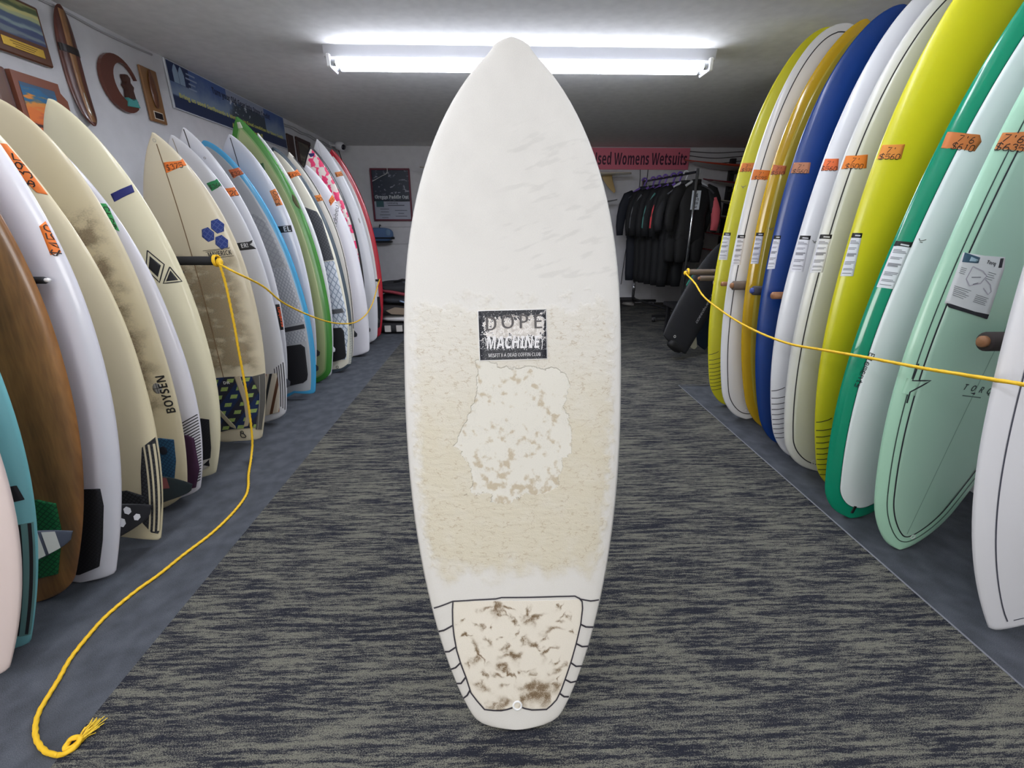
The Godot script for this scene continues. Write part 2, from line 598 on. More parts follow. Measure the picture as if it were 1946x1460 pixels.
# paper hang tag printed with a black header and lines of small type
func paper(h: Hull, poly: String, head := true) -> void:
	var p := P(poly)     # four corners: top left, top right, bottom right, bottom left
	var t := part("paper_label", patch_mesh(h, p, 0.0014), mat(c8(226, 226, 232), 0.6), h.node)
	var hd := PackedVector2Array([p[0], p[1], p[1].lerp(p[2], 0.11), p[0].lerp(p[3], 0.11)])
	part("printed_header", patch_mesh(h, hd, 0.0024), mat(c8(22, 22, 26), 0.5), t)
	var st := new_st()
	var b := 0
	var fs := [0.18, 0.21, 0.24, 0.34, 0.37, 0.47, 0.49, 0.51, 0.53, 0.66, 0.69, 0.72, 0.82, 0.85, 0.93]
	for i in fs.size():
		var f: float = fs[i]
		var l: Vector2 = p[0].lerp(p[3], f)
		var r: Vector2 = p[1].lerp(p[2], f)
		var k: float = 0.55 + 0.33 * absf(sin(i * 2.3))
		b = stroke_into(h, st, b, [l.lerp(r, 0.12), l.lerp(r, k)], 0.0022, 0.0024)
	part("small_print", done(st), mat(c8(120, 120, 128), 0.7), t)
	var hs: float = lerpf(p[0].x, p[3].x, 0.055)
	stroke(h, "header_mark", [[Vector2(hs, lerpf(p[0].y, p[1].y, 0.35)), Vector2(hs, lerpf(p[0].y, p[1].y, 0.85))]], 0.005, mat(c8(200, 200, 204)), 0.003, false, t)

func plug(h: Hull, s: float, w: float, col: Color, r := 0.013) -> void:
	var c: Vector3 = h.at(s, w, -0.002)
	var n: Vector3 = (h.at(s, w, 0.01) - h.at(s, w, 0.0)).normalized()
	part("leash_plug", lathe([Vector2(0, 0), Vector2(r, 0), Vector2(r, 0.0035), Vector2(r * 0.72, 0.0042), Vector2(r * 0.62, 0.0015), Vector2(0, 0.0015)], 18, c, n), mat(col, 0.35), h.node)

# a fin on the underside: base from s to s - base, standing out by height
func fin(h: Hull, s: float, w: float, height: float, base: float, cant: float, m: Material, rake := 0.6, label := "") -> MeshInstance3D:
	var o: Vector3 = h.under(s, w)
	var out := Vector3(sin(deg_to_rad(cant)), 0, -cos(deg_to_rad(cant)))
	var side := Vector3(cos(deg_to_rad(cant)), 0, sin(deg_to_rad(cant)))
	var rows := []
	var N := 12
	for i in N + 1:
		var f: float = float(i) / N
		var lead: float = -rake * base * pow(f, 1.5) - base * 0.18 * f
		var chord: float = base * sqrt(maxf(0.0, 1.0 - pow(f, 2.2))) * (1.0 - 0.35 * f) + 0.001
		var row := PackedVector3Array()
		for j in 14:
			var a: float = TAU * j / 14.0
			var x: float = (0.5 - 0.5 * cos(a)) * chord
			var th: float = sin(a) * 0.0042 * (1.0 - 0.5 * f) * (0.5 + 0.5 * sqrt(chord / base))
			row.append(o + out * (f * height - 0.006) + Vector3(0, lead - x, 0) + side * th)
		rows.append(row)
	return part("fin", grid(rows, [], true), m, h.node, label)

# extruded outline in the xy plane, thick along z (front at z = depth)
func extrude(poly: PackedVector2Array, depth: float) -> ArrayMesh:
	var st := new_st()
	if Geometry2D.is_polygon_clockwise(poly):
		poly.reverse()
	var ix := Geometry2D.triangulate_polygon(poly)
	for i in range(0, ix.size(), 3):
		var a := poly[ix[i]]
		var b := poly[ix[i + 1]]
		var c := poly[ix[i + 2]]
		if (b - a).cross(c - a) < 0:
			var q := b
			b = c
			c = q
		face(st, [Vector3(a.x, a.y, depth), Vector3(b.x, b.y, depth), Vector3(c.x, c.y, depth)])
		face(st, [Vector3(a.x, a.y, 0), Vector3(c.x, c.y, 0), Vector3(b.x, b.y, 0)])
	for i in poly.size():
		var a := poly[i]
		var b := poly[(i + 1) % poly.size()]
		face(st, [Vector3(a.x, a.y, 0), Vector3(b.x, b.y, 0), Vector3(b.x, b.y, depth), Vector3(a.x, a.y, depth)])
	return done(st)

# soft rounded block, ex below 1 is boxier
func pillow(size: Vector3, ex := 0.45, ey := 0.6, n := 28) -> ArrayMesh:
	var rows := []
	for i in 15:
		var v: float = -PI / 2 + PI * i / 14.0
		var row := PackedVector3Array()
		var cv: float = pow(absf(cos(v)), ey)
		for j in n:
			var f: float = TAU * j / n
			row.append(Vector3(signf(cos(f)) * pow(absf(cos(f)), ex) * cv * size.x, signf(sin(v)) * pow(absf(sin(v)), ey) * size.y, -signf(sin(f)) * pow(absf(sin(f)), ex) * cv * size.z) * 0.5)
		rows.append(row)
	return grid(rows, [], true)

# quad of a picture in the xy plane, facing +z
func sheet(w: float, h: float, z := 0.0) -> ArrayMesh:
	return grid([PackedVector3Array([Vector3(-w / 2, -h / 2, z), Vector3(w / 2, -h / 2, z)]), PackedVector3Array([Vector3(-w / 2, h / 2, z), Vector3(w / 2, h / 2, z)])],
		[PackedVector2Array([Vector2(0, 1), Vector2(1, 1)]), PackedVector2Array([Vector2(0, 0), Vector2(1, 0)])])

func sstep(a: float, b: float, x: float) -> float:
	var t := clampf((x - a) / (b - a), 0.0, 1.0)
	return t * t * (3.0 - 2.0 * t)

func nimg(w: int, h: int, w0: int, h0: int, freq: float, seed_n: int, oct := 3) -> PackedByteArray:
	var im := fnl(freq, seed_n, oct).get_image(w0, h0)
	im.convert(Image.FORMAT_L8)
	if w != w0 or h != h0:
		im.resize(w, h, Image.INTERPOLATE_CUBIC)
	return im.get_data()

# ---------- computed textures ----------
func carpet_material() -> StandardMaterial3D:
	var w := 1024
	var h := 2048
	var a := noise_bytes(w, h, 150, 2048, 0.047, 11, 3)
	var b := noise_bytes(w, h, 300, 2048, 0.14, 12, 2)
	var c := noise_bytes(w, h, 128, 256, 0.03, 13, 2)
	var g := nimg(w, h, w, h, 0.45, 14, 2)
	var o := PackedByteArray()
	o.resize(w * h * 3)
	var hi := Color(0.45, 0.444, 0.405)
	var lo := Color(0.175, 0.18, 0.21)
	for i in w * h:
		var v: float = (a[i] * 0.56 + b[i] * 0.36 + c[i] * 0.18 + (g[i] - 128) * 0.60) / 255.0
		var k: float = clampf((v - 0.475) / 0.15, 0.0, 1.0)
		var gr: float = 0.66 + 0.62 * g[i] / 255.0
		o[i * 3] = int(255.0 * lerpf(lo.r, hi.r, k) * gr)
		o[i * 3 + 1] = int(255.0 * lerpf(lo.g, hi.g, k) * gr)
		o[i * 3 + 2] = int(255.0 * lerpf(lo.b, hi.b, k) * gr)
	var m := texmat("carpet", Image.create_from_data(w, h, false, Image.FORMAT_RGB8, o), 0.95)
	m.metallic_specular = 0.15
	m.heightmap_enabled = true
	m.heightmap_texture = m.albedo_texture
	m.heightmap_scale = 0.25
	return m

func speckle_material(key: String, base: Color, amount: float, rough: float, seed_n: int, scale: float, bump := 0.1) -> StandardMaterial3D:
	var n := 512
	var g := noise_bytes(n, n, n, n, 0.35, seed_n, 3)
	var c := noise_bytes(n, n, 64, 64, 0.06, seed_n + 1, 3)
	var o := PackedByteArray()
	o.resize(n * n * 3)
	for i in n * n:
		var v: float = 1.0 + amount * ((g[i] - 128) / 128.0 + 0.5 * (c[i] - 128) / 128.0)
		o[i * 3] = clampi(int(255.0 * base.r * v), 0, 255)
		o[i * 3 + 1] = clampi(int(255.0 * base.g * v), 0, 255)
		o[i * 3 + 2] = clampi(int(255.0 * base.b * v), 0, 255)
	var m := texmat(key, Image.create_from_data(n, n, false, Image.FORMAT_RGB8, o), rough)
	m.uv1_triplanar = true
	m.uv1_world_triplanar = true
	m.uv1_scale = Vector3.ONE * scale
	m.metallic_specular = 0.3
	if bump > 0.0:
		m.heightmap_enabled = true
		m.heightmap_texture = m.albedo_texture
		m.heightmap_scale = bump
	return m

func wood_material(key: String, a: Color, b: Color, seed_n: int, rough := 0.35, coat := 0.3, w := 256, h := 1024) -> StandardMaterial3D:
	var g := nimg(w, h, w, 24, 0.03, seed_n, 4)
	var f := nimg(w, h, w, 96, 0.22, seed_n + 1, 3)
	var bl := nimg(w, h, 32, 64, 0.05, seed_n + 2, 3)
	var o := PackedByteArray()
	o.resize(w * h * 3)
	for i in w * h:
		var k: float = clampf((g[i] * 0.6 + f[i] * 0.35 + bl[i] * 0.45) / 255.0 - 0.2, 0.0, 1.0)
		var c := a.lerp(b, k)
		o[i * 3] = int(c.r * 255.0)
		o[i * 3 + 1] = int(c.g * 255.0)
		o[i * 3 + 2] = int(c.b * 255.0)
	return texmat(key, Image.create_from_data(w, h, false, Image.FORMAT_RGB8, o), rough, coat)

# grubby wax: colour with ragged coverage in alpha
func dirt_material(key: String, col: Color, cover: float, seed_n: int, strength := 150.0, edge := 0.16) -> StandardMaterial3D:
	var w := 192
	var h := 512
	var a := nimg(w, h, w, h, 0.016, seed_n, 5)
	var g := nimg(w, h, w, h, 0.3, seed_n + 1, 2)
	var o := PackedByteArray()
	o.resize(w * h * 4)
	for y in h:
		for x in w:
			var i := y * w + x
			var ex: float = minf(minf(x, w - x) / (edge * w), minf(y, h - y) / (edge * h * 0.6))
			var k: float = (a[i] * 0.75 + g[i] * 0.25) / 255.0
			var al: float = sstep(0.95 - cover, 1.5 - cover, k + 0.35 * (minf(ex, 1.0) - 1.0)) * clampf(ex, 0.0, 1.0)
			var v: float = 0.85 + 0.3 * g[i] / 255.0
			o[i * 4] = clampi(int(col.r * 255.0 * v), 0, 255)
			o[i * 4 + 1] = clampi(int(col.g * 255.0 * v), 0, 255)
			o[i * 4 + 2] = clampi(int(col.b * 255.0 * v), 0, 255)
			o[i * 4 + 3] = int(al * strength)
	return texmat(key, Image.create_from_data(w, h, false, Image.FORMAT_RGBA8, o), 0.75, 0.0, true)

# groove lattice for foam traction sheets, also used as relief
func lattice_material(key: String, col: Color, groove: Color, scale: Vector2, bump := 0.15) -> StandardMaterial3D:
	var n := 64
	var im := Image.create_empty(n, n, false, Image.FORMAT_RGB8)
	for y in n:
		for x in n:
			var u: float = TAU * x / n
			var v: float = TAU * y / n
			var k: float = minf(absf(sin((u + v) * 0.5)), absf(sin((u - v) * 0.5)))
			im.set_pixel(x, y, groove.lerp(col, sstep(0.1, 0.5, k)))
	var m := texmat(key, im, 0.85)
	m.uv1_scale = Vector3(scale.x, scale.y, 1)
	m.heightmap_enabled = true
	m.heightmap_texture = m.albedo_texture
	m.heightmap_scale = bump
	return m

func checker_material() -> StandardMaterial3D:
	var w := 128
	var h := 512
	var im := Image.create_empty(w, h, false, Image.FORMAT_RGB8)
	var n := fnl(0.05, 31, 2)
	for y in h:
		for x in w:
			var u: float = x / float(w) * 6.0 + 0.16 * n.get_noise_2d(x, y)
			var v: float = y / float(h) * 17.0 + 0.16 * n.get_noise_2d(y, x)
			var row := int(floor(v)) % 2
			var on: bool = (fposmod(u + 0.5 * row, 1.0) < 0.55) if row == 1 else (fposmod(u, 1.0) < 0.33)
			im.set_pixel(x, y, c8(246, 66, 118) if on else c8(240, 226, 218))
	return texmat("checker", im, 0.35, 0.3)

func lozenge_material() -> StandardMaterial3D:
	var w := 256
	var h := 384
	var g := nimg(w, h, w, h, 0.2, 41, 2)
	var im := Image.create_empty(w, h, false, Image.FORMAT_RGB8)
	for y in h:
		for x in w:
			var u: float = x / float(w) * 4.0
			var v: float = y / float(h) * 7.0
			var row := int(floor(v))
			var fu: float = fposmod(u + 0.5 * (row % 2) + 0.28 * (v - row), 1.0)
			var fv: float = v - row
			var c := c8(26, 44, 84)
			if fposmod(u * 0.5 + v * 0.25, 1.0) < 0.5:
				c = c8(34, 36, 52)
			if fu > 0.22 and fu < 0.66 and fv > 0.22 and fv < 0.70:
				c = c8(150, 172, 96)
			im.set_pixel(x, y, c * (0.8 + 0.4 * g[y * w + x] / 255.0))
	return texmat("lozenge", im, 0.9)

func stripes_material() -> StandardMaterial3D:
	var im := Image.create_empty(128, 64, false, Image.FORMAT_RGB8)
	var cols := [c8(120, 24, 30), c8(206, 196, 178), c8(30, 32, 38), c8(206, 198, 182), c8(206, 196, 178), c8(88, 52, 30), c8(200, 190, 172), c8(206, 196, 178), c8(150, 84, 34)]
	for y in 64:
		for x in 128:
			var k: int = clampi(int(floor(fposmod(x / 128.0 * 1.5 + y / 64.0 * 0.75, 1.0) * 9.0)), 0, 8)
			im.set_pixel(x, y, cols[k])
	return texmat("stripes", im, 0.7)

func hero_material(h: Hull) -> StandardMaterial3D:
	var w := 600
	var hh := 1800
	var A := nimg(w, hh, w, hh, 0.012, 51, 4)
	var Bc := nimg(w, hh, 240, hh, 0.045, 52, 4)
	var C := nimg(w, hh, w, hh, 0.28, 53, 2)
	var D := nimg(w, hh, w, hh, 0.03, 54, 4)
	var scuff := nimg(w, hh, 150, hh, 0.03, 55, 4)
	var bare := P("0.905,-0.09 0.884,-0.02 0.880,0.10 0.846,0.142 0.79,0.128 0.74,0.142 0.668,0.138 0.66,0.118 0.617,0.115 0.585,0.112 0.572,0.062 0.566,0.02 0.553,-0.015 0.551,-0.06 0.572,-0.066 0.576,-0.118 0.604,-0.11 0.655,-0.118 0.69,-0.152 0.745,-0.13 0.80,-0.09")
	var inner := P("0.311,-0.155 0.255,-0.156 0.191,-0.147 0.127,-0.125 0.089,-0.113 0.050,-0.082 0.047,-0.040 0.052,0 0.047,0.035 0.045,0.073 0.067,0.097 0.090,0.108 0.158,0.134 0.247,0.159 0.295,0.163 0.308,0.155 0.312,-0.04")
	var smear := PackedFloat32Array()
	smear.resize(w * hh)
	var list := "800 215 95 36 90 8|700 230 85 20 20 6|890 222 95 15 -4 7|850 290 85 16 -35 7|1085 260 95 28 80 8|1160 345 95 30 25 8|960 355 65 14 -50 7|1100 370 70 18 10 6|640 640 140 20 -58 8|600 690 65 26 70 7|545 760 50 14 30 5|720 525 48 24 60 6|690 500 50 12 -15 5|880 620 60 24 70 8|975 680 75 38 30 8|880 690 110 17 5 6|1140 570 105 20 -32 8|1045 530 45 15 60 6|1310 460 100 22 5 7|1240 520 60 14 35 5|1260 670 85 20 40 8|1345 735 65 13 40 6|1430 790 50 26 80 6|1360 820 75 20 15 6|1320 850 50 14 20 5|850 800 95 24 -25 8|800 860 85 13 -10 6|690 850 45 15 -60 6|1010 825 30 20 60 5|1125 830 40 22 -20 5|1070 790 70 12 5 4|660 985 95 34 -20 6|850 965 65 15 10 4|640 930 50 20 60 5|1110 980 110 62 60 8|1220 1000 110 70 40 8|1160 1090 150 50 10 9|1060 1110 90 44 0 8|1340 1010 65 42 40 7|1250 1090 80 40 30 8|1370 930 50 14 70 5|860 1110 105 36 10 7|740 1125 85 22 20 6|830 1160 80 12 -5 5|470 350 42 13 40 7|520 497 60 9 6 8|1380 210 62 14 60 7|1420 330 62 13 40 6|1470 350 40 10 -40 5|1385 380 50 10 0 5|600 400 42 12 -20 5|660 385 42 18 30 5|745 375 30 12 70 6|970 465 40 12 70 6|1515 460 26 16 80 6|860 510 40 10 15 5|930 860 80 15 -55 7|1190 640 36 12 -40 6|320 300 50 8 -5 4|1330 630 50 12 20 5"
	for q in list.split("|"):
		var z := q.split_floats(" ")
		var cs: float = 0.308 - (z[1] - 160.0) * 0.000251
		var cw: float = (z[0] - 978.0) * 0.000263
		var ln: float = z[2] * 0.00026 * 0.62
		var wd: float = z[3] * 0.00026 * 0.75
		var ang: float = deg_to_rad(z[4])
		var cx := int((cw / h.W + 0.5) * w)
		var cy := int((1.0 - cs / h.L) * hh)
		var rr := int(ln / h.L * hh * 2.2) + 6
		for y in range(maxi(0, cy - rr), mini(hh, cy + rr)):
			for x in range(maxi(0, cx - rr), mini(w, cx + rr)):
				var dw: float = (x - cx) * h.W / w
				var ds: float = -(y - cy) * h.L / hh
				var i := y * w + x
				dw += (D[i] - 128) * 0.00011
				ds += (A[i] - 128) * 0.00011
				var u: float = (dw * cos(ang) + ds * sin(ang)) / ln
				var v: float = (-dw * sin(ang) + ds * cos(ang)) / (wd * (1.15 - 0.5 * clampf(u, -1, 1)))
				var k: float = z[5] * 0.15 * exp(-(u * u + v * v) * 0.9) * (0.25 + 1.25 * C[i] / 255.0) * (0.45 + 0.9 * D[i] / 255.0)
				smear[i] = maxf(smear[i], k)
	var o := PackedByteArray()
	o.resize(w * hh * 3)
	var hg := PackedByteArray()
	hg.resize(w * hh)
	var base := Vector3(0.885, 0.872, 0.845)
	for y in hh:
		var s: float = h.L * (1.0 - float(y) / hh)
		var hw: float = h.hw(s / h.L)
		for x in w:
			var i := y * w + x
			var ww: float = h.W * (float(x) / w - 0.5)
			var an: float = A[i] / 255.0
			var bn: float = Bc[i] / 255.0
			var cn: float = C[i] / 255.0
			var dn: float = D[i] / 255.0
			var c := base
			var height := 0.30
			if s > 0.33 and s < 1.10 and absf(ww) < hw:
				var m: float = sstep(1.06, 1.00, s + (an - 0.5) * 0.10 + (dn - 0.5) * 0.05) * sstep(0.345, 0.42, s + (an - 0.5) * 0.06)
				m *= sstep(0.0, 0.035, hw - absf(ww) - 0.012 + (dn - 0.5) * 0.03)
				var ridge: float = 1.0 - absf(2.0 * bn - 1.0)
				var inb := false
				if s > 0.54 and s < 0.92 and absf(ww) < 0.17:
					inb = Geometry2D.is_point_in_polygon(Vector2(s + (dn - 0.5) * 0.020 + (cn - 0.5) * 0.004, ww + (an - 0.5) * 0.030 + (cn - 0.5) * 0.004), bare)
				if inb:
					# scraped clean, but for stains
					var st: float = sstep(0.57, 0.76, dn * 0.6 + an * 0.4 + 0.10 * sstep(0.70, 0.58, s)) * 0.75
					c = Vector3(0.888, 0.872, 0.825).lerp(Vector3(0.75, 0.685, 0.575), st)
					if cn > 0.70 and an > 0.52:
						c *= 0.93
					height = 0.33
				else:
					var tan_k: float = m * (0.30 + 0.70 * sstep(1.0, 0.62, s)) * (0.75 + 0.5 * an)
					c = base.lerp(Vector3(0.85, 0.818, 0.735), clampf(tan_k, 0.0, 1.0))
					var crack: float = m * sstep(0.90, 0.99, ridge) * sstep(0.40, 0.66, dn)
					c = c.lerp(Vector3(0.66, 0.58, 0.47), crack * 0.42)
					if cn > 0.86 and dn > 0.60:
						c = c.lerp(Vector3(0.42, 0.34, 0.26), m * 0.45)
					height = 0.30 + m * (0.26 + 0.26 * bn + 0.12 * cn)
			elif s >= 1.10:
				# faint scuffs
				var sc: float = sstep(0.60, 0.78, scuff[(y + x / 3) % hh * w + x] / 255.0) * sstep(1.5, 1.38, s) * sstep(-0.06, 0.02, ww)
				c = c * (1.0 - 0.035 * sc) * (1.0 - 0.025 * an * sstep(1.10, 1.25, s))
			if s < 0.32 and absf(ww) < 0.17 and Geometry2D.is_point_in_polygon(Vector2(s, ww), inner):
				c = Vector3(0.925, 0.895, 0.835)
				var k: float = clampf(smear[i], 0.0, 0.85)
				c = c.lerp(Vector3(0.42, 0.335, 0.235), k)
				height = 0.38 + 0.1 * cn
			c *= 0.945 + 0.03 * cn
			o[i * 3] = clampi(int(c.x * 255.0), 0, 255)
			o[i * 3 + 1] = clampi(int(c.y * 255.0), 0, 255)
			o[i * 3 + 2] = clampi(int(c.z * 255.0), 0, 255)
			hg[i] = clampi(int(height * 255.0), 0, 255)
	var mt := texmat("hero", Image.create_from_data(w, hh, false, Image.FORMAT_RGB8, o), 0.62)
	mt.metallic_specular = 0.22
	mt.heightmap_enabled = true
	mt.heightmap_texture = ImageTexture.create_from_image(Image.create_from_data(w, hh, false, Image.FORMAT_L8, hg))
	mt.heightmap_scale = 0.4
	return mt

func sticker_material() -> StandardMaterial3D:
	var w := 384
	var h := 272
	var a := nimg(w, h, w, h, 0.030, 61, 4)
	var g := nimg(w, h, w, h, 0.12, 62, 3)
	var im := Image.create_empty(w, h, false, Image.FORMAT_RGB8)
	for y in h:
		for x in w:
			var i := y * w + x
			var u: float = float(x) / w
			var v: float = float(y) / h
			# worn through to grey white in a wide band behind the first word
			var d: float = minf(minf((u - 0.06) / 0.12, (0.985 - u) / 0.07), minf((v - (0.15 - 0.08 * u)) / 0.10, (0.60 - v) / 0.10))
			var k: float = d + (a[i] - 128) / 110.0 + (g[i] - 128) / 160.0
			var c := c8(26, 28, 36)
			if k > 0.35:
				c = c8(206, 198, 188).lerp(c8(228, 226, 224), clampf((g[i] - 110) / 60.0, 0, 1))
				if u > 0.25 and u < 0.85:
					c = c.lerp(c8(176, 168, 160), clampf((a[i] - 100) / 120.0, 0, 0.7))
			elif g[i] > 205 or (g[i] > 176 and v > 0.58 and v < 0.80):
				c = c8(214, 212, 212)
			im.set_pixel(x, y, c)
	return texmat("sticker", im, 0.5)

func bands_material(key: String, w: int, h: int, cols: Array, seed_n: int, wob := 0.08) -> StandardMaterial3D:
	var im := Image.create_empty(w, h, false, Image.FORMAT_RGB8)
	var n := fnl(0.02, seed_n, 4)
	for y in h:
		for x in w:
			var v: float = clampf(float(y) / h + wob * n.get_noise_2d(x * 0.5, y * 2.0), 0.0, 0.999) * (cols.size() - 1)
			var i := int(floor(v))
			im.set_pixel(x, y, cols[i].lerp(cols[i + 1], sstep(0.2, 0.8, v - i)))
	return texmat(key, im, 0.5)

func fluorescent(x: float, z: float, label: String, turn := 0.0, share := 1.0) -> void:
	var o := thing("fluorescent_light", label, "light fixture", Vector3(x, CEIL, z))
	o.rotation_degrees.y = turn
	var st := new_st()
	# trapezoid channel
	var pr := [Vector2(-0.075, 0), Vector2(-0.062, -0.062), Vector2(0.062, -0.062), Vector2(0.075, 0)]
	for i in 3:
		face(st, [Vector3(-1.26, pr[i].y, -pr[i].x), Vector3(1.26, pr[i].y, -pr[i].x), Vector3(1.26, pr[i + 1].y, -pr[i + 1].x), Vector3(-1.26, pr[i + 1].y, -pr[i + 1].x)])
	for sx in [-1, 1]:
		var l := []
		for p in pr:
			l.append(Vector3(sx * 1.26, p.y, -p.x))
		if sx < 0:
			l.reverse()
		face(st, l)
	part("housing", done(st), mat(c8(176, 177, 182), 0.4), o)
	var white := mat(c8(235, 235, 238), 0.4)
	var glow := StandardMaterial3D.new()
	glow.albedo_color = Color.WHITE
	glow.emission_enabled = true
	glow.emission = Color(0.93, 0.95, 1.0)
	glow.emission_energy_multiplier = TUBE_GLOW * share
	for dz in [-0.05, 0.05]:
		var y := -0.092
		part("lamp_tube", tube([Vector3(-1.19, y, dz), Vector3(1.19, y, dz)], 0.019, 16), glow, o)
		for sx in [-1, 1]:
			part("end_cap", tube([Vector3(sx * 1.19, y, dz), Vector3(sx * 1.215, y, dz)], 0.0195, 16), mat(c8(190, 192, 196), 0.3, 0.0, 0.8), o)
	for sx in [-1, 1]:
		part("lamp_holder", box(Vector3(0.028, 0.075, 0.16), 0.006, Vector3(sx * 1.232, -0.085, 0)), white, o)
	var a := AreaLight3D.new()
	a.name = "tube_light"
	a.area_size = Vector2(2.3, 0.14)
	a.area_normalize_energy = true
	a.light_energy = AREA_ENERGY * share
	a.light_color = Color(0.95, 0.965, 1.0)
	a.area_range = 14.0
	a.area_attenuation = 2.0
	a.shadow_enabled = true
	o.add_child(a)
	a.position = Vector3(0, -0.118, 0)
	a.rotation_degrees = Vector3(-90, 0, 0)

const TUBE_GLOW := 20.0
const AREA_ENERGY := 1.35
const UNSEEN_WINDOW_ENERGY := 3.9

func _ready() -> void:
	# ---- camera, surroundings, exposure ----
	var cam := Camera3D.new()
	cam.name = "camera"
	add_child(cam)
	cam.position = Vector3(0, 1.17, 0)
	cam.rotation_degrees = Vector3(-19.44, -1.779, 0)
	cam.fov = rad_to_deg(2.0 * atan(730.0 / 850.0))
	cam.near = 0.05
	cam.far = 60.0
	cam.current = true
	var we := WorldEnvironment.new()
	we.name = "surroundings"
	var env := Environment.new()
	env.background_mode = Environment.BG_COLOR
	env.background_color = Color(0.85, 0.88, 0.92)
	env.tonemap_mode = Environment.TONE_MAPPER_LINEAR
	env.tonemap_exposure = 1.42
	env.sdfgi_enabled = true
	env.ssao_enabled = true
	env.ssil_enabled = true
	we.environment = env
	add_child(we)
	# ---- lights: one ceiling strip in view, two unseen ones placed to light board decks ----
	fluorescent(0.17, -3.47, "long white fluorescent strip light with two glowing tubes on ceiling beyond the standing board", 0.0, 1.15)
	fluorescent(-0.82, -0.80, "unseen fluorescent strip light along the ceiling above the left row, placed to light the board decks", 90.0, 0.54)
	fluorescent(1.1, -0.80, "unseen fluorescent strip light along the ceiling above the right row, placed to light the board decks", 90.0, 0.42)
	var window_light := AreaLight3D.new()  # out of view: area light at the unseen window, set to light board fronts
	window_light.name = "unseen_window_light"
	window_light.area_size = Vector2(2.3, 1.15)
	window_light.area_normalize_energy = true
	window_light.light_energy = UNSEEN_WINDOW_ENERGY
	window_light.light_color = Color(1.0, 0.99, 0.97)
	window_light.area_range = 16.0
	window_light.area_attenuation = 2.0
	window_light.shadow_enabled = true
	add_child(window_light)
	window_light.position = Vector3(-0.8, 1.45, 2.575)
	room()
	left_wall_things()
	back_of_shop()
	hero()
	left_boards()
	right_boards()
	racks_and_ropes()

